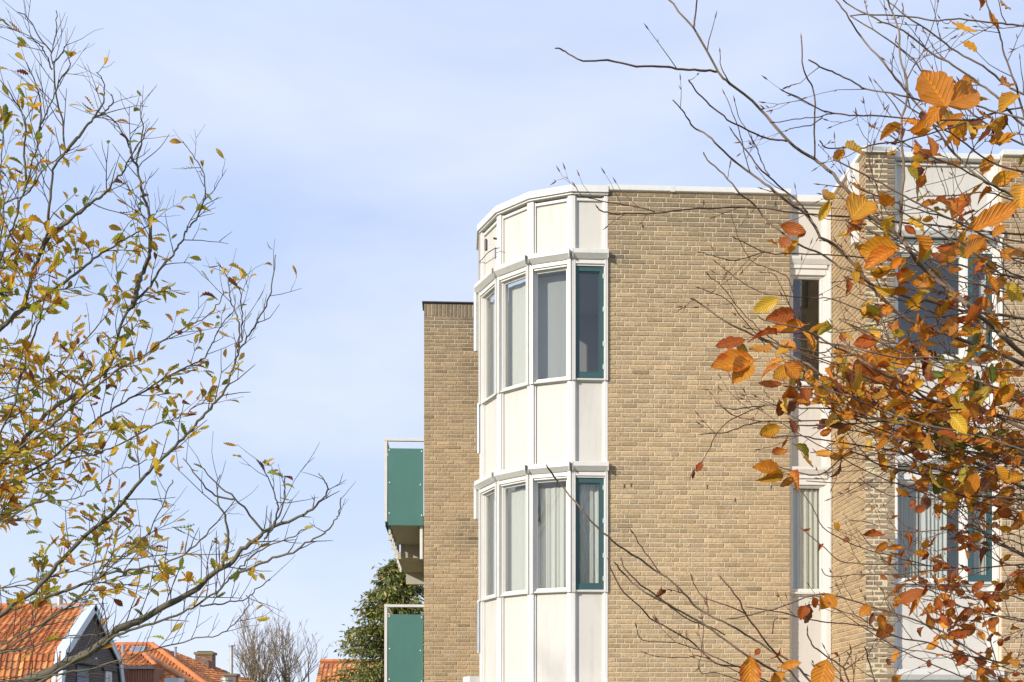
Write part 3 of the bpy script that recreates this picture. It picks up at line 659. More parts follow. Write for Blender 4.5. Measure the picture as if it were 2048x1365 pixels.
for (s0, s1, t0, t1, m_) in ((0, 1, 0, 1, 0),):
    c0 = x0; c1 = x1; u = up_ * hgt
    vs = [c0 - u * .3, c1 - u * .3, c1 + u * .55, c0 + u * .55]; mb.add([tuple(v + fwd * .14) for v in vs] + [tuple(v) for v in vs], BOXF)
sk = build('skylight', mb, M['lead'], hB)
mb = MB(); vs = [c0 - u * .22 + Vector((.1, 0, 0)), c1 - u * .22 - Vector((.1, 0, 0)), c1 + u * .45 - Vector((.1, 0, 0)), c0 + u * .45 + Vector((.1, 0, 0))]; mb.add([tuple(v + fwd * .15) for v in vs] + [tuple(v + fwd * .142) for v in vs], BOXF); build('pane', mb, M['glass'], sk)
for px, py, h_, r_ in ((246, 1307, .55, .09),):
    q = onroof(px, py, EL, nB); mb = MB(); tube(mb, [q - Vector((0, 0, .1)), q + Vector((0, 0, h_))], r_, 10); build('vent_pipe', mb, M['lead'], hB)
q = P3(351, 1308, Yb + 4); mb = MB(); tube(mb, [q - Vector((0, 0, .9)), q + Vector((0, 0, .35))], .07, 10); tube(mb, [q + Vector((0, 0, .35)), q + Vector((0, 0, .42))], .10, 10); build('vent_pipe', mb, M['lead'], hB)
# chimney
q = P3(411, 1306, Yb + 6); mb = MB(); rg = random.Random(4); cw = .52
wbox(mb, q.x - cw + .012, q.x + cw - .012, q.y - .4, q.y + .4, ze - .5, q.z - .14, 1, (.4, .36, .3))
z = ze; r = 0
while z < q.z - .2:
    x = q.x - cw - (.1 if r % 2 else 0)
    while x < q.x + cw - .02:
        c = rg.gauss(1, .2); xa, xb = max(x, q.x - cw), min(x + .2, q.x + cw)
        if xb > xa: wbox(mb, xa, xb, q.y - .412, q.y + .41, z, z + .052, 0, (.24 * c, .135 * c, .09 * c))
        x += .215
    z += .064; r += 1
ch = build('chimney', mb, [M['darkbrick'], M['mortar']], hB)
mb = MB(); wbox(mb, q.x - cw - .07, q.x + cw + .07, q.y - .5, q.y + .5, q.z - .14, q.z + .02, 0, (.22, .18, .08)); build('cap', mb, M['darkbrick'], ch)
mb = MB(); wbox(mb, q.x - cw + .1, q.x + cw - .1, q.y - .35, q.y + .3, q.z + .02, q.z + .09); build('cover', mb, M['dark'], ch)
mb = MB(); wbox(mb, q.x - cw - .05, q.x - cw + .5, q.y - .46, q.y - .41, q.z - 1.0, q.z - .8); wbox(mb, q.x - cw + .2, q.x + cw + .05, q.y - .46, q.y - .41, q.z - 1.2, q.z - 1.0); build('flashing', mb, M['lead'], ch)

# lower hipped roof in front of it with a ribbed wall below
hC = thing('ribbed_wall_house', (-17, 52, 0), 'low orange hipped roof above a reddish ribbed wall between the gable house and the chimney', 'house')
Yc = 52.0; zec = EYE + (HZ - 1333) / F * Yc
A = Vector(((225 - CX) / F * Yc, Yc, zec)); B = Vector(((312 - CX) / F * Yc, Yc, zec)); T = P3(287, 1308, Yc + 2.2); TL = Vector((A.x, T.y, T.z))
mb = MB(); roofplane(mb, A, B, T, TL, 9, .24, .33)
E2 = Vector(((395 - CX) / F * (Yc + 1.5), Yc + 1.5, EYE + (HZ - 1372) / F * (Yc + 1.5)))
roofplane(mb, B + Vector((0, 0, -1.2)), E2 + Vector((0, 0, -.2)), T, None, 10, .24, .33)
ridge(mb, TL, T, .12); ridge(mb, T, B + Vector((0, -.02, .02)), .12); ridge(mb, T, E2, .15, .4, (.66, .30, .14))
build('roof', mb, M['tile'], hC)
mb = MB(); x = A.x
while x < B.x - .1:
    c = random.Random(int(x * 100)).gauss(1, .1); tube(mb, [(x, Yc + .12, 0), (x, Yc + .12, zec - .06)], .055, 6, 0, (.34 * c, .15 * c, .09 * c)); x += .12
wbox(mb, A.x, B.x - .1, Yc + .12, Yc + 4, 0, zec - .05, 0, (.3, .14, .09)); build('ribbed_wall', mb, M['tile'], hC)
mb = MB(); wbox(mb, A.x, B.x, Yc - .02, Yc + .12, zec - .12, zec + .03, 0); build('lead_edge', mb, M['concrete'], hC)
q = P3(347, 1357, Yc - 1); mb = MB(); wbox(mb, q.x - .33, q.x + .33, q.y - .3, q.y + .6, q.z - .2, q.z); wbox(mb, q.x - .27, q.x + .27, q.y - .25, q.y + .6, 0, q.z - .2); build('dormer', mb, M['greywhite'], hC)
# tall flue standing on a brick stack
q = P3(463, 1350, 55); fl = thing('flue_stack', (q.x, q.y, 0), 'tall thin grey flue pipe on a brick stack left of the bare trees', 'chimney')
mb = MB(); wbox(mb, q.x - .28, q.x + .28, q.y - .28, q.y + .28, 0, q.z - .06, 0, (.24, .16, .11)); build('stack', mb, M['darkbrick'], fl)
mb = MB(); wbox(mb, q.x - .36, q.x + .36, q.y - .36, q.y + .36, q.z - .06, q.z + .05, 0, (.22, .19, .14)); build('cap', mb, M['darkbrick'], fl)
mb = MB(); tube(mb, [(q.x, q.y, q.z + .05), (q.x, q.y, q.z + 1.42)], .085, 12); build('pipe', mb, M['flue'], fl)
mb = MB(); tube(mb, [(q.x, q.y, q.z + 1.44), (q.x, q.y, q.z + 1.47)], .17, 12); tube(mb, [(q.x, q.y, q.z + 1.42), (q.x, q.y, q.z + 1.44)], .09, 10); build('rain_cap', mb, M['flue'], fl)
q = P3(454, 1356, 50); mb = MB(); tube(mb, [(q.x, q.y, 0), (q.x, q.y, q.z - .12)], .25, 14); tube(mb, [(q.x, q.y, q.z - .12), (q.x, q.y, q.z)], .30, 14)
tag(build('vent_drum', mb, M['flue'], base=(q.x, q.y, 0)), 'round metal vent drum in front of the tall thin flue', 'vent')
# dark roof right of chimney
hE = thing('dark_roofed_house', (-19, 72, 0), 'dark low roof peeping out right of the brick chimney', 'house')
mb = MB(); a_ = P3(420, 1345, 72); b_ = P3(470, 1366, 72); mb.add([tuple(a_), (a_.x - 6, 72, a_.z), (b_.x, 68, 1.8), (a_.x - 6, 68, 1.8), (b_.x, 76, 1.8), (a_.x - 6, 76, 1.8)], [(0, 1, 3, 2), (0, 4, 5, 1), (0, 2, 4)], 0, (.10, .08, .07)); build('roof', mb, M['darkbrick'], hE)
mb = MB(); wbox(mb, a_.x - 5.8, b_.x - .4, 68.4, 75.6, 0, 1.8, 0, (.2, .13, .1)); build('wall', mb, M['darkbrick'], hE)
# house right, behind the conifer
hD = thing('distant_tiled_house', (-9, 63, 0), 'orange tiled roof half hidden by the dark conifer', 'house')
A = P3(621, 1420, 58); A.z = 2.6; B = Vector((A.x + 6, 58, 2.6)); T0 = Vector((A.x, 61, EYE + (HZ - 1322) / F * 61)); T1 = Vector((B.x, 61, T0.z))
mb = MB(); roofplane(mb, A, B, T1, T0, 12, .25, .34); ridge(mb, T0, T1, .10)
mb.add([tuple(A), tuple(T0), (A.x, 64, 2.6), (B.x, 64, 2.6), tuple(T1)], [(1, 4, 3, 2)], 0, (.3, .11, .05)); build('roof', mb, M['tile'], hD)
mb = MB(); mb.add([(A.x + .02, 58.2, 0), (A.x + .02, 63.8, 0), (A.x + .02, 63.8, 2.5), (A.x + .02, 61, T0.z - .05), (A.x + .02, 58.2, 2.5), (B.x, 58.2, 0), (B.x, 63.8, 0), (B.x, 63.8, 2.5), (B.x, 61, T0.z - .05), (B.x, 58.2, 2.5)], [(0, 1, 2, 3, 4), (9, 8, 7, 6, 5), (0, 4, 9, 5)], 0, (.5, .5, .45)); build('wall', mb, M['white'], hD)

# ------------------------------------------------------------------ trees
def catmull(pts, sub=4):
    P = [Vector(p) for p in pts]; out = []
    for i in range(len(P) - 1):
        p0, p1, p2, p3 = P[max(i - 1, 0)], P[i], P[i + 1], P[min(i + 2, len(P) - 1)]
        for j in range(sub):
            t = j / sub; out.append(.5 * ((2 * p1) + (p2 - p0) * t + (2 * p0 - 5 * p1 + 4 * p2 - p3) * t * t + (3 * p1 - p0 - 3 * p2 + p3) * t ** 3))
    out.append(P[-1]); return out
def proj(p): return CX + p.x / p.y * F, HZ - (p.z - EYE) / p.y * F
class Leaves:
    def __init__(s): s.mb = MB(); s.mb.uv = []
    def add(s, pos, d, nrm, L, W, col, kind, rg):
        d = d.normalized(); nrm = (nrm - d * nrm.dot(d)); 
        if nrm.length < 1e-4: nrm = Vector((0, 0, 1)) - d * d.z
        nrm.normalize(); sd = d.cross(nrm); fold = rg.uniform(.05, .75); curl = rg.uniform(-.5, .7); tw = rg.uniform(-.5, .5); rnd = rg.random()
        if rg.random() < (.2 if kind == 'beech' else .1): fold = rg.uniform(.9, 1.8); curl = rg.choice((-1, 1)) * rg.uniform(.6, 1.1); tw = rg.uniform(-1.4, 1.4); W *= .8
        n = 16 if kind == 'oak' else 10; vs = []; uv = []; cs = 2 if kind == 'conifer' else (3 if kind != 'oak' else 2)
        wob = rg.uniform(.02, .07); ph = rg.uniform(0, 6)
        for i in range(n + 1):
            t = i / n
            if kind == 'oak':
                w = W * (.16 + .84 * math.sin(math.pi * min(1, t ** .8)) ** .8) * (.86 + .17 * math.cos(i * 2.35)) * (.55 + .6 * t if t < .75 else 1.0 * (1 - (t - .75) * 1.3))
                if i == n: w = W * .1
            else:
                w = W * math.sin(math.pi * t ** .85) ** .75 * (1 - .12 * t) * (1 + .05 * math.sin(i * 2.6 + ph)) if 0 < i < n else W * .02
            c = pos + d * (t * L) + nrm * (curl * L * (t * t - t * .3)) 
            a = tw * t; u = sd * math.cos(a) + nrm * math.sin(a)
            for j in range(-cs + 1, cs):
                f = j / (cs - 1); vs.append(c + u * (f * w) + nrm * (abs(f) * w * fold + wob * L * abs(f) * math.sin(i * 2.1 + ph + (1.5 if f > 0 else 0))) + (d * (abs(f) * w * .25))); uv.append((t, f, rnd))
        m = 2 * cs - 1; fs = [(i * m + j, i * m + j + 1, (i + 1) * m + j + 1, (i + 1) * m + j) for i in range(n) for j in range(m - 1)]
        s.mb.add(vs, fs, 0, col); s.mb.uv.extend(uv)
        # stalk
        k = len(s.mb.v); tube(s.mb, [pos - d * (L * .14), pos + d * (L * .05)], .0011, 3, 0, tuple(c * .6 for c in col), cap=False); s.mb.uv.extend([(0, 0, rnd)] * (len(s.mb.v) - k))
def jitter(c, rg, a=.12):
    k = rg.gauss(1, a); return tuple(max(.01, x * k * rg.uniform(.94, 1.06)) for x in c)

# every limb: (list of photograph columns/rows, distance at its foot, distance at its tip, thickness at foot in m)
OAK = [
 ([(-60, 712), (0, 662), (22, 640), (45, 615), (57, 581), (64, 546), (75, 520), (88, 487), (95, 454), (99, 410), (103, 357), (112, 328), (130, 306), (132, 300), (124, 240), (113, 193), (108, 143), (102, 105), (110, 77), (114, 48), (112, 21)], 6.2, 5.9, .034),
 ([(102, 105), (85, 83), (62, 45), (37, 25)], 5.9, 5.8, .006), ([(105, 127), (117, 115), (134, 90)], 5.9, 6.0, .006), ([(105, 140), (94, 112), (85, 98), (75, 86), (55, 76)], 5.9, 5.7, .006),
 ([(132, 302), (150, 282), (167, 261), (187, 237), (204, 228), (220, 215), (226, 200), (224, 189)], 6.0, 6.2, .012), ([(187, 237), (196, 225), (208, 198), (208, 176), (200, 154), (192, 145)], 6.1, 6.2, .007),
 ([(-60, 450), (-20, 425), (13, 405), (44, 392), (66, 375), (84, 344), (110, 320), (132, 304)], 6.5, 6.0, .022),
 ([(-30, 590), (0, 520), (9, 498), (20, 467), (26, 454), (35, 425), (48, 383), (59, 344), (72, 300), (77, 264), (88, 240), (99, 211), (112, 182), (126, 152), (141, 132), (135, 114)], 5.7, 5.5, .02),
 ([(78, 262), (81, 248), (81, 209), (77, 182), (63, 149), (53, 125)], 5.6, 5.4, .007), ([(48, 383), (52, 350), (48, 300), (52, 250), (40, 220), (22, 190), (0, 160)], 5.8, 5.5, .009),
 ([(-40, 950), (0, 918), (37, 893), (66, 859), (88, 833), (123, 807), (154, 787), (182, 763), (218, 735), (232, 690), (242, 650), (262, 615), (283, 592), (301, 572), (323, 535), (341, 515), (358, 491), (371, 465), (376, 456), (391, 441), (402, 416), (410, 397), (410, 370), (408, 350), (400, 331), (385, 311), (366, 283)], 6.3, 6.6, .036),
 ([(262, 615), (272, 590), (278, 565), (286, 544), (297, 513), (301, 489), (300, 449), (296, 419), (288, 394), (281, 364), (272, 331), (264, 318), (259, 292), (250, 275), (235, 250), (213, 231), (191, 222)], 6.4, 6.2, .02), ([(272, 331), (280, 295), (287, 259), (282, 237), (281, 204)], 6.3, 6.4, .007),
 ([(75, 520), (99, 476), (136, 445), (167, 419), (189, 401), (207, 390), (222, 372), (237, 353), (253, 333), (268, 304), (290, 270)], 6.1, 5.8, .015),
 ([(0, 655), (40, 625), (88, 594), (119, 572), (149, 550), (180, 524), (211, 502), (233, 489), (264, 471), (294, 454), (308, 436)], 6.2, 6.5, .018),
 ([(-40, 960), (40, 896), (88, 862), (130, 826), (170, 790), (220, 752), (250, 732), (290, 708), (331, 679), (360, 661), (384, 648), (408, 637), (426, 622), (441, 602), (447, 582)], 5.9, 5.7, .026),
 ([(-40, 1010), (30, 960), (100, 920), (170, 860), (210, 828), (250, 804), (283, 787), (314, 767), (344, 749), (373, 734), (404, 720), (421, 695), (435, 666), (450, 640), (468, 620), (470, 590)], 6.6, 6.8, .026),
 ([(-40, 1040), (0, 1003), (15, 977), (31, 968), (66, 952), (88, 941), (120, 925), (154, 915), (187, 911), (220, 898), (255, 880), (283, 866), (316, 846), (342, 840), (369, 829), (395, 811), (417, 791)], 6.1, 6.1, .022),
 ([(-90, 1290), (0, 1232), (31, 1205), (68, 1184), (101, 1145), (132, 1112), (176, 1066), (211, 1040), (242, 1009), (272, 974), (308, 934), (344, 899), (373, 870), (404, 835), (426, 811), (443, 789), (457, 763), (468, 732), (476, 708), (494, 677), (512, 650), (520, 631), (536, 604), (545, 560), (551, 510)], 5.8, 5.5, .038),
 ([(476, 706), (478, 670), (475, 640), (465, 610), (459, 586), (455, 559), (444, 535), (433, 526)], 5.6, 5.7, .007), ([(475, 706), (482, 680), (485, 645), (483, 610), (478, 575)], 5.6, 5.4, .006),
 ([(-20, 905), (7, 850), (29, 807), (37, 767), (40, 741), (44, 710), (55, 675), (64, 655), (66, 600), (62, 560), (70, 530)], 5.4, 5.3, .02),
 ([(37, 767), (50, 725), (60, 690), (75, 650), (85, 620), (92, 590)], 5.4, 5.2, .009),
 ([(-30, 1045), (0, 1034), (40, 1021), (73, 1003), (110, 981), (132, 963), (149, 937), (169, 913), (189, 889)], 6.6, 6.9, .012),
 ([(-30, 1062), (0, 1045), (66, 1007), (99, 1001), (141, 999), (176, 985), (209, 961), (237, 941), (268, 933), (295, 920)], 5.6, 5.4, .012),
 ([(-60, 975), (0, 955), (33, 948), (53, 941), (88, 939), (130, 948)], 6.8, 6.9, .03),
 ([(-60, 770), (0, 775), (30, 776), (60, 772), (95, 755), (140, 740)], 6.9, 7.0, .024),
 ([(30, 1372), (55, 1362), (103, 1342), (154, 1318), (191, 1297), (236, 1260), (290, 1236), (342, 1205), (396, 1178), (434, 1140), (458, 1130), (483, 1097), (512, 1080), (527, 1066), (560, 1048), (597, 1035), (633, 1013), (650, 990), (655, 978), (648, 960), (637, 947)], 5.4, 5.2, .036),
 ([(-80, 1400), (60, 1376), (130, 1331), (171, 1311), (219, 1280), (246, 1266), (308, 1246), (366, 1225), (403, 1205), (437, 1181), (460, 1158), (480, 1135), (505, 1112), (545, 1088), (585, 1075), (604, 1060), (625, 1050)], 5.3, 5.1, .034),
 ([(460, 1158), (505, 1134), (545, 1118), (585, 1105), (620, 1083), (645, 1070), (659, 1057), (672, 1038), (679, 1022), (681, 996)], 5.15, 5.0, .010),
 ([(-60, 1370), (0, 1362), (68, 1357), (133, 1345), (191, 1335), (246, 1319), (290, 1304), (342, 1290), (393, 1277), (434, 1270), (468, 1249), (492, 1222), (499, 1201), (492, 1191)], 5.0, 4.9, .013),
 ([(400, 1212), (430, 1210), (460, 1204), (495, 1197), (512, 1180), (540, 1160)], 5.1, 5.0, .006),
 ([(-80, 1320), (0, 1304), (44, 1300), (96, 1283), (137, 1273), (191, 1270), (215, 1262)], 5.6, 5.5, .024),
 ([(-60, 1318), (0, 1302), (30, 1288), (85, 1252), (120, 1222), (150, 1205), (190, 1150), (215, 1100), (225, 1060)], 6.0, 6.2, .022),
 ([(-60, 1200), (0, 1178), (50, 1170), (95, 1155), (150, 1140), (205, 1122), (280, 1117), (342, 1108), (443, 1108), (470, 1100)], 6.2, 6.4, .014),
 ([(60, 1205), (100, 1192), (150, 1175), (210, 1150), (260, 1140), (330, 1128), (380, 1100), (420, 1060), (470, 1000)], 5.9, 5.7, .013),
 ([(446, 1132), (455, 1095), (454, 1052), (440, 1015), (434, 975), (440, 950)], 5.25, 5.3, .011), ([(526, 1062), (502, 1031), (471, 997), (434, 969), (403, 935)], 5.15, 5.0, .008), ([(471, 997), (430, 992), (397, 957), (366, 917)], 5.1, 5.0, .007),
 ([(529, 1077), (548, 1052), (566, 1015), (569, 982), (571, 954)], 5.15, 5.2, .007), ([(548, 1052), (556, 1020), (551, 997), (542, 966), (523, 926)], 5.15, 5.1, .006),
 ([(-60, 1270), (0, 1290), (50, 1262), (110, 1232), (175, 1180), (215, 1140), (262, 1100), (300, 1060), (330, 1000), (345, 960)], 5.2, 5.0, .014),
 ([(-60, 640), (-10, 560), (0, 480), (8, 420), (0, 350), (4, 300), (10, 240)], 6.0, 6.1, .02),
 ([(-50, 840), (0, 802), (60, 780), (110, 745), (150, 700), (190, 660), (225, 610), (235, 560), (232, 520), (238, 490)], 6.7, 6.9, .014),
]
BEECH = [
 ([(2330, 980), (2150, 800), (2046, 710), (2011, 680), (1986, 654), (1949, 624), (1907, 586), (1849, 539), (1817, 499), (1800, 474), (1737, 430), (1700, 387), (1656, 340), (1629, 319), (1574, 281), (1519, 217), (1460, 167), (1437, 144), (1387, 56), (1334, -4), (1300, -40)], 3.3, 2.9, .0135),
 ([(1434, 144), (1400, 141), (1355, 138), (1330, 133), (1273, 133), (1215, 121), (1165, 121), (1130, 104), (1116, 97)], 2.95, 2.8, .0032), ([(1387, 56), (1390, 30), (1395, -10)], 2.9, 2.9, .003),
 ([(1629, 319), (1629, 250), (1630, 210), (1625, 175), (1607, 140), (1603, 80)], 3.0, 2.95, .0026), ([(1574, 283), (1530, 275), (1490, 258), (1455, 240), (1420, 210), (1390, 180), (1378, 162)], 3.0, 2.8, .0026),
 ([(1460, 167), (1442, 135), (1440, 105)], 2.9, 2.9, .0014),
 ([(1800, 474), (1803, 400), (1807, 340), (1802, 254), (1816, 177), (1800, 112), (1798, 62), (1780, 12), (1775, -20)], 3.1, 3.0, .0048),
 ([(2330, 700), (2120, 420), (2046, 224), (2031, 169), (2009, 110), (1999, 65), (1981, 32), (1971, -10)], 3.6, 3.4, .012),
 ([(2330, 450), (2200, 340), (2046, 249), (2019, 224), (1999, 199), (1961, 169), (1907, 132), (1864, 107), (1807, 62), (1750, 37), (1700, 12), (1680, -8)], 3.4, 3.2, .008),
 ([(2330, 330), (2200, 260), (2046, 189), (2011, 169), (1966, 132), (1914, 105), (1869, 70), (1812, 32), (1772, -2)], 3.7, 3.5, .0075),
 ([(2200, 330), (2046, 290), (1947, 229), (1894, 179), (1849, 149), (1820, 112), (1762, 70), (1700, 32)], 3.8, 3.6, .006),
 ([(2330, 560), (2200, 470), (2046, 400), (1999, 377), (1961, 357), (1919, 320), (1879, 269), (1839, 214), (1800, 169), (1767, 125), (1720, 72), (1699, 37), (1671, 0)], 3.1, 3.0, .0078),
 ([(2330, 70), (2200, 60), (2046, 51), (1994, 46), (1919, 39), (1864, 42), (1805, 32), (1732, 30), (1700, 32)], 3.5, 3.3, .005),
 ([(2330, 320), (2200, 280), (2046, 237), (1989, 224), (1949, 212), (1859, 204), (1800, 190), (1735, 179), (1720, 172), (1679, 149), (1649, 138), (1617, 120)], 3.0, 2.8, .0045),
 ([(1947, 240), (1837, 239), (1740, 232), (1700, 230), (1669, 227), (1640, 218), (1605, 200), (1570, 184)], 3.0, 2.9, .0024), ([(1669, 227), (1640, 233), (1600, 238), (1550, 245)], 2.95, 2.9, .0016), ([(1645, 234), (1625, 250), (1600, 254), (1576, 260)], 2.95, 3.0, .0013),
 ([(2046, 215), (1981, 229), (1924, 249), (1849, 271), (1800, 284), (1755, 289), (1722, 296), (1700, 296), (1656, 296), (1642, 285)], 3.2, 3.0, .0028),
 ([(2048, 470), (1900, 455), (1760, 440), (1720, 435), (1666, 433), (1589, 425), (1510, 415), (1450, 416), (1380, 418), (1310, 427), (1250, 428), (1215, 426), (1197, 418)], 3.3, 2.9, .0034), ([(1310, 424), (1260, 412), (1200, 402), (1165, 392), (1150, 372)], 2.9, 2.9, .0016),
 ([(2330, 880), (2200, 800), (2046, 730), (1976, 695), (1937, 685), (1887, 667), (1854, 655), (1815, 640), (1782, 614), (1750, 581), (1720, 544), (1674, 494), (1641, 474), (1619, 435), (1579, 407), (1539, 375), (1500, 347), (1467, 320), (1430, 286), (1405, 264), (1387, 255), (1368, 225), (1345, 200)], 3.6, 3.2, .0125),
 ([(1619, 435), (1604, 412), (1574, 385), (1539, 355), (1519, 336), (1487, 294), (1465, 264)], 3.3, 3.2, .003), ([(1539, 352), (1522, 322), (1515, 300), (1495, 262), (1480, 240), (1470, 205)], 3.25, 3.2, .0014), ([(1500, 345), (1485, 290), (1478, 262), (1465, 225), (1450, 190)], 3.2, 3.1, .0014),
 ([(2200, 690), (2048, 639), (1986, 629), (1924, 621), (1869, 606), (1795, 589), (1750, 572), (1700, 542), (1679, 534), (1641, 507), (1597, 489), (1567, 467), (1542, 449), (1510, 412), (1480, 387), (1447, 350), (1415, 320), (1407, 305)], 3.4, 3.1, .0085),
 ([(1842, 532), (1775, 519), (1720, 514), (1654, 509), (1579, 508), (1529, 503), (1475, 479)], 3.2, 3.1, .0026), ([(1529, 503), (1495, 515), (1465, 522), (1430, 513), (1403, 505)], 3.1, 3.0, .0014),
 ([(1720, 620), (1660, 598), (1617, 596), (1560, 592), (1520, 585), (1470, 555), (1435, 527)], 3.4, 3.3, .0018), ([(1600, 660), (1570, 590), (1548, 550), (1525, 545)], 3.4, 3.3, .0016),
 ([(1600, 640), (1578, 560), (1555, 545), (1500, 520), (1475, 470), (1465, 440)], 3.5, 3.4, .0018), ([(1560, 690), (1515, 655), (1480, 620), (1445, 575), (1418, 552)], 3.3, 3.2, .0018), ([(1540, 700), (1487, 640), (1455, 600), (1400, 577)], 3.3, 3.2, .0018),
 ([(2330, 1180), (2200, 1080), (2046, 976), (2011, 954), (1974, 936), (1937, 921), (1879, 901), (1854, 874), (1825, 854), (1787, 824), (1737, 807), (1700, 789), (1654, 762), (1617, 730), (1574, 710), (1539, 687), (1505, 670), (1445, 640), (1405, 610), (1380, 596)], 3.5, 3.1, .013),
 ([(2330, 1010), (2200, 930), (2046, 857), (1976, 827), (1924, 814), (1854, 797), (1825, 777), (1770, 750), (1737, 730), (1700, 707), (1666, 692), (1629, 670), (1592, 655), (1529, 640), (1515, 632)], 3.2, 2.9, .011),
 ([(1617, 667), (1519, 662), (1490, 655)], 3.0, 2.9, .0018),
 ([(2200, 750), (2048, 742), (1974, 735), (1919, 725), (1859, 715), (1800, 717), (1732, 702), (1680, 690), (1640, 705), (1560, 690), (1510, 670)], 3.0, 2.8, .004),
 ([(1922, 819), (1874, 823), (1800, 839), (1720, 847), (1650, 850), (1590, 852)], 3.1, 3.0, .003),
 ([(2200, 940), (2048, 901), (2011, 894), (1949, 887), (1887, 869), (1837, 857), (1750, 839), (1700, 830), (1656, 818), (1604, 817), (1549, 811), (1529, 811), (1505, 814), (1467, 818), (1430, 812)], 3.2, 3.0, .0045),
 ([(1720, 839), (1604, 842), (1539, 844), (1500, 849), (1455, 864), (1410, 868)], 3.1, 3.0, .002), ([(1540, 845), (1500, 840), (1468, 832), (1445, 815)], 3.0, 3.0, .0014),
 ([(1529, 811), (1470, 835), (1440, 860), (1420, 895), (1403, 925), (1386, 946)], 3.0, 2.9, .0016),
 ([(1950, 960), (1850, 930), (1800, 905), (1720, 891), (1641, 879), (1599, 872), (1550, 875)], 3.2, 3.1, .0028),
 ([(2200, 1050), (2046, 1000), (1920, 990), (1840, 950), (1760, 930), (1700, 905), (1640, 950), (1560, 935)], 3.1, 3.0, .0035),
 ([(2330, 1400), (2200, 1370), (2048, 1331), (1975, 1319), (1886, 1266), (1827, 1239), (1738, 1212), (1679, 1194), (1643, 1188), (1604, 1197), (1560, 1215), (1502, 1230), (1451, 1239)], 4.0, 3.5, .007),
 ([(1975, 1319), (1901, 1304), (1857, 1286), (1797, 1275), (1753, 1261), (1720, 1251), (1664, 1246), (1622, 1240), (1560, 1225), (1500, 1215)], 3.9, 3.6, .0035), ([(1753, 1261), (1720, 1235), (1690, 1225), (1640, 1210), (1600, 1214)], 3.8, 3.7, .002),
 ([(2330, 1110), (2200, 1120), (2048, 1129), (1928, 1138), (1857, 1142), (1797, 1148), (1714, 1150), (1658, 1153), (1643, 1138)], 4.4, 4.2, .006),
 ([(1928, 1138), (1886, 1134), (1812, 1129), (1738, 1129), (1679, 1122), (1649, 1096), (1607, 1061)], 4.4, 4.3, .003), ([(1850, 1130), (1788, 1114), (1723, 1096), (1679, 1076), (1646, 1055), (1622, 1010), (1599, 978)], 4.4, 4.2, .0026),
 ([(1900, 1010), (1842, 981), (1797, 993), (1768, 987), (1723, 960)], 4.3, 4.2, .0024),
 ([(2200, 1180), (2048, 1108), (1981, 1079), (1916, 1060), (1827, 1064), (1783, 1059), (1738, 1046), (1699, 1040)], 4.2, 4.1, .004),
 ([(2200, 1210), (2048, 1114), (1990, 1085), (1946, 1049), (1901, 1004), (1857, 960), (1800, 905)], 4.0, 3.9, .007),
 ([(2330, 1330), (2200, 1290), (2048, 1240), (1950, 1225), (1880, 1190), (1820, 1160), (1770, 1120), (1740, 1090), (1715, 1060)], 4.6, 4.5, .006),
 ([(2330, 1300), (2200, 1250), (2048, 1180), (1960, 1200), (1880, 1180), (1800, 1165)], 4.5, 4.4, .005),
 ([(2200, 1420), (2048, 1380), (1950, 1340), (1880, 1310), (1820, 1300), (1780, 1290)], 4.2, 4.1, .005),
 ([(2200, 1100), (2048, 1030), (1980, 1010), (1900, 990), (1860, 1000)], 4.7, 4.6, .012),
 ([(2150, 1700), (1800, 1500), (1640, 1380), (1590, 1330), (1540, 1300), (1500, 1275), (1460, 1250), (1400, 1220), (1355, 1175), (1310, 1140), (1250, 1100), (1205, 1065), (1163, 1020), (1118, 965), (1093, 930)], 2.9, 2.4, .0065),
 ([(1320, 1145), (1290, 1105), (1267, 1068)], 2.5, 2.5, .0014),
 ([(1800, 1510), (1620, 1400), (1560, 1350), (1500, 1315), (1450, 1280), (1400, 1245), (1350, 1217), (1290, 1185), (1255, 1155), (1228, 1125)], 2.8, 2.5, .0045),
 ([(1700, 1470), (1560, 1380), (1500, 1345), (1480, 1335), (1430, 1325), (1390, 1290), (1370, 1275), (1310, 1243), (1280, 1215), (1240, 1175), (1219, 1130)], 2.9, 2.7, .003),
 ([(1450, 1270), (1415, 1252), (1380, 1240), (1330, 1205), (1270, 1160), (1245, 1127)], 2.7, 2.6, .002),
 ([(1520, 1360), (1490, 1340), (1440, 1320), (1390, 1297), (1340, 1285), (1285, 1280), (1273, 1255)], 2.8, 2.7, .0018),
 ([(1540, 1370), (1470, 1342), (1430, 1325), (1395, 1312), (1370, 1316), (1320, 1315), (1295, 1308)], 2.9, 2.8, .0018),
 ([(1680, 1450), (1600, 1365), (1570, 1330), (1545, 1300), (1520, 1270), (1490, 1225), (1475, 1195), (1447, 1162)], 2.7, 2.5, .003), ([(1490, 1228), (1450, 1210), (1405, 1193), (1385, 1160)], 2.6, 2.6, .0015), ([(1545, 1268), (1550, 1240), (1563, 1237)], 2.6, 2.6, .0012),
 ([(1740, 1450), (1692, 1350), (1688, 1337), (1649, 1310), (1625, 1290), (1615, 1266)], 2.6, 2.5, .0022), ([(1686, 1335), (1698, 1315), (1702, 1300)], 2.55, 2.55, .0018), ([(1790, 1440), (1753, 1368), (1741, 1337), (1732, 1301)], 2.7, 2.6, .002), ([(1560, 1400), (1450, 1350), (1400, 1345), (1403, 1305)], 2.9, 2.9, .0015),
]
_q = random.Random(31)      # thinner shoots that fill the mesh of branches at the right
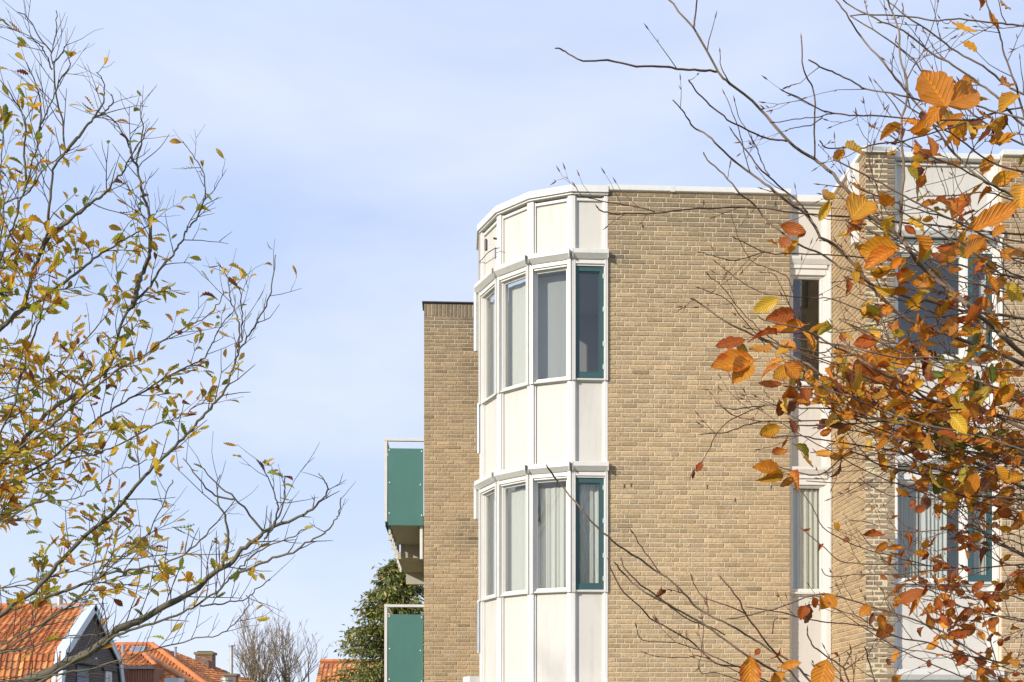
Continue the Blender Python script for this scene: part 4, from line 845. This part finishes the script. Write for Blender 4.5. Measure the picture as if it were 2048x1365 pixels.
for _i in range(46):
    y0_ = _q.choice([_q.uniform(450, 1050), _q.uniform(950, 1500), _q.uniform(150, 700)]); xe = _q.uniform(1660, 1930) if _i % 3 else _q.uniform(1560, 1700)
    if _i % 3 == 0: y0_ = _q.uniform(800, 1100)
    sl_ = _q.uniform(.12, .55); pts_ = []; sag = _q.uniform(-60, 80); n_ = 7
    for _k in range(n_ + 1):
        t_ = _k / n_; x_ = 2230 + (xe - 2230) * t_; pts_.append((x_, y0_ - (2230 - x_) * sl_ + sag * math.sin(math.pi * t_) + _q.uniform(-7, 7)))
    Y_ = _q.uniform(2.9, 3.6) if y0_ < 1050 else _q.uniform(3.5, 4.4)
    BEECH.append((pts_, Y_ + .15, Y_ - .1, _q.uniform(.0028, .006)))
def limbs(data, tree, seed, bark, k, twigp, leafp, trunk_pt, twig_tint, zig):
    rg = random.Random(seed); twig = MB(); sites = []
    for (pts, y0, y1, r0) in data:
        n = len(pts); ys = [y0 + (y1 - y0) * (i / (n - 1)) + (rg.uniform(-.04, .04) if 0 < i < n - 1 else 0) for i in range(n)]
        P = catmull([P3(a, b, y) for (a, b), y in zip(pts, ys)], 4)
        thick = r0 > twigp['thick']
        if thick and pts[0][0] < -15 or pts[0][0] > 2060 and thick:    # carry the limb on to the trunk
            tz = max(.8, min(P[0].z - .3, trunk_pt.z)); T = Vector((trunk_pt.x, trunk_pt.y, tz)); m = (T + P[0]) / 2 + Vector((0, 0, -.1)); P = catmull([T, m, P[0]], 4)[:-1] + P
        m = len(P); L = [0]
        for i in range(1, m): L.append(L[-1] + (P[i] - P[i - 1]).length)
        tot = L[-1]; rmin = twigp['rmin']
        r1 = r0 / 2 * twigp['thicken']; rad = [rmin + (r1 - rmin) * (1 - l / tot) ** twigp['taper'] if r1 > rmin else rmin * (1 - .4 * l / tot) for l in L]
        for i in range(1, m - 1):
            if rg.random() < .3: rad[i] *= rg.uniform(1.0, 1.16)
            P[i] = P[i] + Vector((rg.gauss(0, 1), rg.gauss(0, 1), rg.gauss(0, 1))) * zig * .25
        if thick:
            mb = MB(); mb.col = (1, 1, 1); tube(mb, P, rad, k); o = build('limb', mb, bark, tree, smooth=True)
        else: tube(twig, P, rad, 5, 0, twig_tint)
        # side twigs
        s = tot * .12 if not thick else .3; 
        while s < tot * .99:
            i = max(1, min(m - 1, next((q for q in range(m) if L[q] >= s), m - 1))); pos = P[i]; t = (P[i] - P[i - 1]).normalized()
            px, py = proj(pos)
            if -60 < px < 2120 and -60 < py < 1440 and rg.random() < twigp['prob'](px, py):
                side = Vector((0, -1, 0)).cross(t).normalized() * rg.choice((-1, 1)); side = (side + Vector((0, rg.uniform(-.9, .9), 0))).normalized()
                d = (t * rg.uniform(.55, 1.1) + side * rg.uniform(.5, 1.0) + Vector((0, 0, twigp['up']))).normalized()
                grow(pos, d, rg.uniform(*twigp['len']) * (.55 + .6 * (1 - s / tot)) * twigp['scale'](px, py), min(rad[i] * .6, twigp['r']), 0, rg, twig, sites, twigp, twig_tint)
            s += rg.uniform(*twigp['gap'])
        for q in range(1, 4): sites.append((P[-q], (P[-q] - P[-q - 1]).normalized()))
        if not thick: bud(twig, P[-1], (P[-1] - P[-2]).normalized(), twigp['bud'], twig_tint)
    return twig, sites
def bud(mb, p, d, L, tint): tube(mb, [p, p + d * L * .35, p + d * L], [L * .055, L * .10, L * .012], 5, 0, (tint[0] * 1.3, tint[1] * 1.0, tint[2] * .9), cap=False)
def grow(pos, d, L, r, lev, rg, mb, sites, tp, tint):
    n = max(3, int(L / tp['seg'])); pts = [pos]; cur = d.copy(); p = pos.copy(); st = L / n; z = tp['zig'] / st * .5; sg = rg.choice((-1, 1)); sidev = d.cross(Vector((0, -1, 0))); sidev = sidev.normalized() if sidev.length > .1 else Vector((1, 0, 0))
    for i in range(n):
        cur = (cur + Vector((rg.gauss(0, .11), rg.gauss(0, .11), rg.gauss(0, .11) + tp['curve'])) + sidev * (sg * z)).normalized(); sg = -sg
        p = p + cur * st; pts.append(p.copy())
        if i > 0: sites.append((p.copy(), cur.copy()))
        if lev < tp['levels'] and i < n - 1 and rg.random() < tp['branch']:
            s2 = (sidev * rg.choice((-1, 1)) + Vector((0, rg.uniform(-.8, .8), 0))).normalized()
            grow(p.copy(), (cur * .8 + s2 * rg.uniform(.4, .9) + Vector((0, 0, tp['up']))).normalized(), L * rg.uniform(.35, .6) * (1 - i / n * .4), r * .75, lev + 1, rg, mb, sites, tp, tint)
        elif rg.random() < tp['budp']:
            bud(mb, p, (cur * .8 + sidev * rg.choice((-.7, .7)) + Vector((0, 0, .2))).normalized(), tp['bud'] * rg.uniform(.5, .9), tint)
    tube(mb, pts, [r * (1 - .5 * i / n) for i in range(n + 1)], 4, 0, tint, cap=False); bud(mb, p, cur, tp['bud'], tint)

def gsum(px, py, L): return sum(a * math.exp(-((px - x) / sx) ** 2 - ((py - y) / sy) ** 2) for x, y, sx, sy, a in L)
# --- oak
tx = (-1000 - CX) / F * 6.8
oak = thing('oak_tree', (tx, 6.8, 0), 'thinning oak at the left with small yellow green lobed leaves', 'tree')
def trunk(mb, x, y, h, r): 
    pts = []; rr = []
    for i in range(9):
        t = i / 8; pts.append((x + .08 * math.sin(t * 3), y + .07 * math.sin(t * 4 + 1), t * h)); rr.append(r * (1.35 if i == 0 else 1) * (1 - .55 * t))
    tube(mb, pts, rr, 12)
mb = MB(); trunk(mb, tx, 6.8, 4.9, .17); build('trunk', mb, M['oakbark'], oak, smooth=True)
OT = dict(thick=.0065, thicken=1.38, taper=1.0, rmin=.0024, prob=lambda x, y: .95, up=.35, len=(.16, .42), scale=lambda x, y: .5 if x > 560 else .8 if x > 440 else 1.0, r=.0030, gap=(.04, .10), bud=.010, seg=.045, zig=.0035, curve=.05, levels=1, branch=.30, budp=.25)
twig, sites = limbs(OAK, oak, 7, M['oakbark'], 8, OT, None, Vector((tx, 6.8, 4.2)), (.55, .50, .54), .012)
build('twigs', twig, M['oakbark'], oak)
rg = random.Random(77); lv = Leaves()
OD = [(150, 720, 190, 200, 1.0), (60, 560, 120, 120, .8), (260, 560, 110, 90, .8), (80, 960, 160, 120, .8), (60, 420, 90, 90, .5), (20, 250, 60, 80, .6), (180, 260, 70, 60, .25), (130, 1110, 160, 80, .55), (340, 1130, 110, 60, .3), (370, 730, 90, 130, .45), (60, 1180, 80, 50, .5), (450, 1090, 200, 60, .12)]
for p, d in sites:
    px, py = proj(p)
    if not (-60 < px < 720 and -30 < py < 1400): continue
    dn = min(.95, gsum(px, py, OD) * 1.2 + .04)
    if rg.random() > dn: continue
    for _ in range(1 if rg.random() < .75 else 2):
        dd = (d * .5 + Vector((rg.gauss(0, .9), rg.gauss(0, .7), rg.gauss(-.05, .35)))).normalized()
        c = rg.choice([(.56, .42, .05), (.62, .42, .04), (.44, .40, .05), (.32, .35, .05), (.66, .45, .06), (.50, .26, .04), (.58, .33, .04), (.24, .29, .05), (.60, .48, .07)])
        if rg.random() < .05: c = (.24, .08, .035)
        nrm = Vector((rg.gauss(0, .45), rg.gauss(-.35, .45), 1)); L = rg.uniform(.044, .08) * (.8 if px > 420 else 1)
        lv.add(p + dd * .012, dd, nrm, L, L * rg.uniform(.29, .37), jitter(c, rg), 'oak', rg)
build('crown', lv.mb, M['oakleaf'], oak, smooth=True)
# --- beech
bx = (2900 - CX) / F * 4.2
bee = thing('beech_tree', (bx, 4.2, 0), 'near beech branches at the right with large orange autumn leaves and pointed buds', 'tree')
mb = MB(); trunk(mb, bx, 4.2, 5.5, .13); build('trunk', mb, M['beechbark'], bee, smooth=True)
def btw(x, y): return .75 * ((.7 if y < 300 else 1) if x > 1680 else .3 if y < 1000 else .12)
def bsc(x, y): return 1.0 if x > 1700 else (.75 if x > 1560 else .5)
BT = dict(thick=.0036, thicken=1.8, taper=.85, rmin=.0017, prob=btw, up=.12, len=(.10, .30), scale=bsc, r=.0019, gap=(.04, .10), bud=.020, seg=.035, zig=.004, curve=.035, levels=1, branch=.28, budp=.22)
twig, sites = limbs(BEECH, bee, 9, M['beechbark'], 8, BT, None, Vector((bx, 4.2, 4.6)), (.62, .48, .44), .004)
build('twigs', twig, M['beechbark'], bee, smooth=True)
rg = random.Random(78); lv = Leaves()
BC = {'o': (.57, .215, .02), 'g': (.62, .295, .024), 'y': (.68, .42, .05), 'l': (.38, .29, .035), 'r': (.40, .105, .018), 'b': (.22, .075, .028), 'd': (.14, .17, .03)}
BD = [(1900, 780, 190, 120, 1.0), (1790, 560, 110, 70, .8), (1950, 660, 120, 90, .6), (1960, 290, 110, 80, 1.1), (1830, 290, 60, 60, .7), (2000, 60, 60, 80, .2), (1720, 760, 90, 110, .5), (1900, 440, 110, 40, .45), (1600, 740, 60, 70, .35), (2010, 460, 50, 90, .4), (1970, 940, 130, 60, .6),
      (1960, 1080, 110, 110, .7), (1950, 1230, 130, 110, .9), (1960, 1340, 120, 50, .9), (1830, 1020, 50, 60, .35), (1830, 1130, 60, 50, .45), (1760, 830, 80, 40, .6)]
for p, d in sites:
    px, py = proj(p)
    if not (1500 < px < 2140 and -60 < py < 1420): continue
    dn = gsum(px, py, BD) * .66; dn = int(dn) + (rg.random() < dn % 1)
    for _ in range(min(dn, 4)):
        dd = (d * .6 + Vector((rg.gauss(0, .9), rg.gauss(0, .6), rg.gauss(-.35, .5)))).normalized()
        if py > 960: c = BC[rg.choice('oogorrorobr')]; L = rg.uniform(.034, .066)
        elif px > 1880 and py > 640: c = BC[rg.choice('oggyglodogor')]; L = rg.uniform(.036, .074)
        else: c = BC[rg.choice('oggoygoloorb')]; L = rg.uniform(.034, .070)
        nrm = Vector((rg.gauss(-.2, .8), rg.gauss(-.6, .7), rg.gauss(.6, .6)))
        lv.add(p + dd * .010, dd, nrm, L, L * rg.uniform(.26, .36), jitter(c, rg), 'beech', rg)
# single leaves that stand out: foot column,row ; tip column,row ; half width factor ; colour ; distance
for (x0, y0, x1, y1, w, c, Y) in [(1895, 215, 1845, 145, .42, 'o', 2.7), (1885, 210, 1965, 178, .34, 'o', 2.8), (1890, 205, 1855, 245, .3, 'o', 2.8), (1690, 300, 1668, 330, .42, 'g', 3.0), (1690, 295, 1728, 312, .42, 'y', 2.9), (1660, 400, 1638, 430, .4, 'y', 2.95), (1645, 385, 1650, 425, .35, 'g', 3.0),
    (1700, 440, 1735, 400, .45, 'g', 2.8), (1700, 445, 1735, 440, .4, 'o', 2.85), (1560, 450, 1590, 478, .42, 'r', 3.1), (1595, 475, 1612, 462, .3, 'r', 3.1), (1597, 478, 1585, 505, .3, 'g', 3.1), (1560, 475, 1578, 497, .4, 'r', 3.1), (1537, 482, 1552, 492, .35, 'o', 3.1), (1558, 597, 1510, 622, .28, 'y', 3.0), (1590, 625, 1530, 640, .22, 'r', 3.0), (1610, 650, 1545, 660, .25, 'o', 3.0),
    (1510, 720, 1424, 748, .36, 'o', 2.6), (1497, 722, 1470, 760, .42, 'o', 2.6), (1490, 680, 1430, 695, .22, 'r', 2.7), (1470, 685, 1492, 708, .3, 'l', 2.7), (1540, 690, 1502, 712, .42, 'o', 2.75), (1555, 670, 1505, 668, .22, 'r', 2.8), (1570, 720, 1527, 730, .28, 'g', 2.8), (1597, 735, 1585, 765, .35, 'l', 2.8), (1570, 725, 1595, 760, .45, 'o', 2.7), (1580, 735, 1545, 758, .36, 'g', 2.75),
    (1565, 768, 1510, 772, .14, 'r', 2.7), (1580, 770, 1572, 795, .42, 'r', 2.75), (1610, 775, 1612, 808, .38, 'r', 2.8), (1640, 770, 1622, 785, .4, 'o', 2.8), (1558, 800, 1563, 835, .3, 'b', 2.9), (1580, 840, 1590, 868, .34, 'b', 2.85), (1560, 855, 1515, 872, .3, 'g', 2.85), (1572, 900, 1545, 925, .45, 'o', 2.7), (1560, 945, 1510, 932, .3, 'o', 2.7), (1565, 950, 1520, 960, .32, 'g', 2.7), (1575, 950, 1600, 965, .36, 'o', 2.7), (1590, 955, 1560, 978, .3, 'o', 2.75), (1605, 910, 1622, 940, .4, 'g', 2.8), (1590, 890, 1625, 915, .25, 'l', 2.8),
    (1404, 925, 1392, 945, .22, 'r', 2.9), (1388, 940, 1383, 958, .2, 'b', 2.9), (1322, 1178, 1318, 1190, .4, 'b', 2.7), (1500, 1312, 1500, 1372, .36, 'o', 2.45), (1510, 1310, 1520, 1298, .4, 'r', 2.45), (1560, 1300, 1545, 1325, .22, 'r', 2.5), (1560, 1335, 1600, 1325, .25, 'o', 2.5), (1570, 1345, 1540, 1372, .35, 'o', 2.5), (1655, 1318, 1635, 1385, .34, 'o', 2.4), (1665, 1308, 1680, 1312, .3, 'r', 2.5),
    (1640, 1190, 1648, 1230, .32, 'o', 3.3), (1650, 1188, 1672, 1215, .42, 'o', 3.3), (1625, 1195, 1632, 1215, .4, 'r', 3.3), (1610, 1212, 1598, 1250, .38, 'r', 3.3), (1618, 1208, 1612, 1248, .3, 'b', 3.3), (1742, 1212, 1722, 1228, .4, 'o', 3.6), (1748, 1225, 1738, 1252, .2, 'b', 3.6), (1765, 1245, 1768, 1270, .5, 'r', 3.5), (1780, 1320, 1770, 1330, .4, 'r', 3.5),
    (1668, 1045, 1680, 1060, .36, 'g', 4.0), (1638, 1090, 1640, 1098, .5, 'r', 4.0), (1605, 1060, 1622, 1070, .25, 'r', 4.0), (1725, 1070, 1750, 1080, .4, 'r', 4.1), (1700, 1082, 1685, 1078, .35, 'b', 4.0), (1780, 1130, 1765, 1122, .5, 'r', 4.1), (1760, 1150, 1775, 1160, .25, 'r', 4.1),
    (1800, 500, 1722, 508, .34, 'g', 2.7), (1790, 500, 1730, 530, .3, 'o', 2.7), (1830, 470, 1850, 520, .36, 'o', 2.7), (1830, 545, 1797, 560, .42, 'g', 2.8), (1810, 440, 1850, 455, .25, 'y', 3.0), (1905, 440, 1890, 385, .38, 'o', 2.9), (1890, 425, 1875, 415, .5, 'l', 3.0), (1835, 405, 1840, 385, .5, 'l', 3.0), (1840, 412, 1880, 400, .2, 'o', 3.0), (1815, 335, 1835, 360, .3, 'l', 2.9), (1940, 460, 2030, 425, .22, 'o', 2.6), (1985, 475, 2010, 450, .3, 'o', 2.7), (1880, 530, 1928, 482, .16, 'o', 2.6), (1925, 510, 1968, 482, .22, 'o', 2.6), (1910, 540, 1885, 565, .4, 'o', 2.8), (2005, 500, 2035, 525, .5, 'o', 2.7), (2046, 370, 2040, 415, .4, 'g', 2.5), (1905, 45, 1945, 80, .22, 'g', 3.0), (1958, 0, 1965, 20, .4, 'r', 3.0), (1925, 85, 1955, 103, .28, 'g', 3.0), (2000, 170, 2025, 165, .3, 'o', 3.2), (2035, 190, 2000, 220, .32, 'g', 3.1), (1850, 225, 1838, 255, .38, 'b', 3.0), (1885, 250, 1925, 232, .2, 'o', 3.0), (1945, 250, 1980, 262, .36, 'g', 3.0), (1975, 255, 2008, 270, .5, 'g', 3.0), (1955, 220, 1975, 250, .35, 'o', 3.0)]:
    a, b = P3(x0, y0, Y), P3(x1, y1, Y + rg.uniform(-.03, .05)); d = b - a
    lv.add(a, d, Vector((rg.gauss(0, .25), -1, rg.gauss(.2, .3))), d.length, d.length * w, jitter(BC[c], rg, .07), 'beech', rg)
build('crown', lv.mb, M['beechleaf'], bee, smooth=True)

# --- bare trees far behind
def bare(px, Yd, top_row, label, seed, spread, nb=8, at=None):
    rg = random.Random(seed); base = P3(px, 1400, Yd); H = EYE + (HZ - top_row) / F * Yd
    if at: base, Yd, H = Vector((at[0], at[1], 0)), at[1], at[2]
    t = thing('bare_tree', (base.x, Yd, 0), label, 'tree', None if at else 'bare trees on the horizon'); mb = MB(); tr = MB()
    tube(tr, [(base.x, Yd, 0), (base.x + .05, Yd, H * .22)], [.28, .2], 10); build('trunk', tr, M['farbark'], t, smooth=True)
    def rec(p, d, L, r, lev):
        n = 5; pts = [p]; q = p.copy()
        for i in range(n):
            d = (d + Vector((rg.gauss(0, .07), rg.gauss(0, .07), .055))).normalized(); q = q + d * (L / n); pts.append(q.copy())
            if lev < 5 and i >= 1 and rg.random() < (.72 if lev < 3 else .55 if lev < 4 else .3):
                s = Vector((rg.gauss(0, 1), rg.gauss(0, 1), rg.gauss(0, .3))).normalized(); rec(q.copy(), (d + s * rg.uniform(.3, .55)).normalized(), L * rg.uniform(.5, .75), r * .55, lev + 1)
        tube(mb, pts, [max(.010, r * (1 - .6 * i / n)) for i in range(n + 1)], 4 if lev > 1 else 6, 0, (1, 1, 1), cap=False)
    p0 = Vector((base.x + .05, Yd, H * .2))
    for i in range(nb):
        a = rg.uniform(0, 6.28); rec(p0.copy(), Vector((math.cos(a) * spread * rg.uniform(.4, 2.2), math.sin(a) * spread, 1)).normalized(), H * rg.uniform(.33, .42), .10, 0)
    build('crown', mb, M['farbark'], t)
bare(522, 78, 1243, 'bare leafless tree on the horizon beside the tall thin flue', 4, .34)
bare(576, 80, 1243, 'bare leafless tree on the horizon nearest the dark conifer', 6, .36)
bare(0, 0, 0, 'bare leafless street tree behind the viewer, mirrored in the lower green framed bay pane', 8, .3, 7, (5.3, -12.0, 12.0))
bare(0, 0, 0, 'bare leafless street tree on the sunny side, mirrored in the angled bay panes', 14, .3, 7, (-18.5, -6.0, 11.0))
# --- conifer
cx, cy = (797 - CX) / F * 30, 30.0
con = thing('conifer_tree', (cx, cy, 0), 'dark green conifer with drooping sprays behind the balconies', 'tree')
Hc = EYE + (HZ - 1118) / F * cy; mb = MB(); tube(mb, [(cx, cy, 0), (cx + .1, cy, Hc * .5), (cx, cy, Hc * .97)], [.22, .12, .02], 8); build('trunk', mb, M['oakbark'], con, smooth=True)
rg = random.Random(12); lv = Leaves(); br = MB()
z = 1.2
while z < Hc - .1:
    t = 1 - z / Hc; n = 6
    for k in range(n):
        a = rg.uniform(0, 6.283); L = (2.9 * t ** .8 + .12) * rg.uniform(.7, 1.15); pts = []; d = Vector((math.cos(a), math.sin(a), .25)); p = Vector((cx, cy, z))
        m_ = 9
        for i in range(m_ + 1): q = p + d * (L * i / m_) + Vector((0, 0, -.22 * L * (i / m_) ** 2)); pts.append(q)
        tube(br, pts, [.025 * (1 - .8 * i / m_) + .004 for i in range(m_ + 1)], 4, cap=False)
        for i in range(2, m_ + 1):
            for _ in range(12):
                off = Vector((rg.gauss(0, .10), rg.gauss(0, .10), rg.gauss(-.02, .06))); dd = (d * .5 + Vector((rg.gauss(0, .6), rg.gauss(0, .6), rg.uniform(-1.5, .1)))).normalized()
                c = rg.choice([(.12, .17, .04), (.16, .20, .045), (.08, .12, .03), (.25, .24, .06), (.30, .23, .09)]); l = rg.uniform(.09, .20)
                b0 = len(lv.mb.v); s_ = dd.cross(Vector((rg.gauss(0, 1), rg.gauss(0, 1), rg.gauss(0, 1)))).normalized() * l * .15; q = pts[i] + off; col = jitter(c, rg, .2)
                lv.mb.add([q, q + dd * l * .5 + s_, q + dd * l, q + dd * l * .5 - s_], [(0, 1, 2, 3)], 0, col); lv.mb.uv.extend([(0, 0, .2), (.5, .6, .2), (1, 0, .2), (.5, -.6, .2)])
    z += rg.uniform(.07, .13)
build('branches', br, M['oakbark'], con); build('crown', lv.mb, M['conifer'], con)
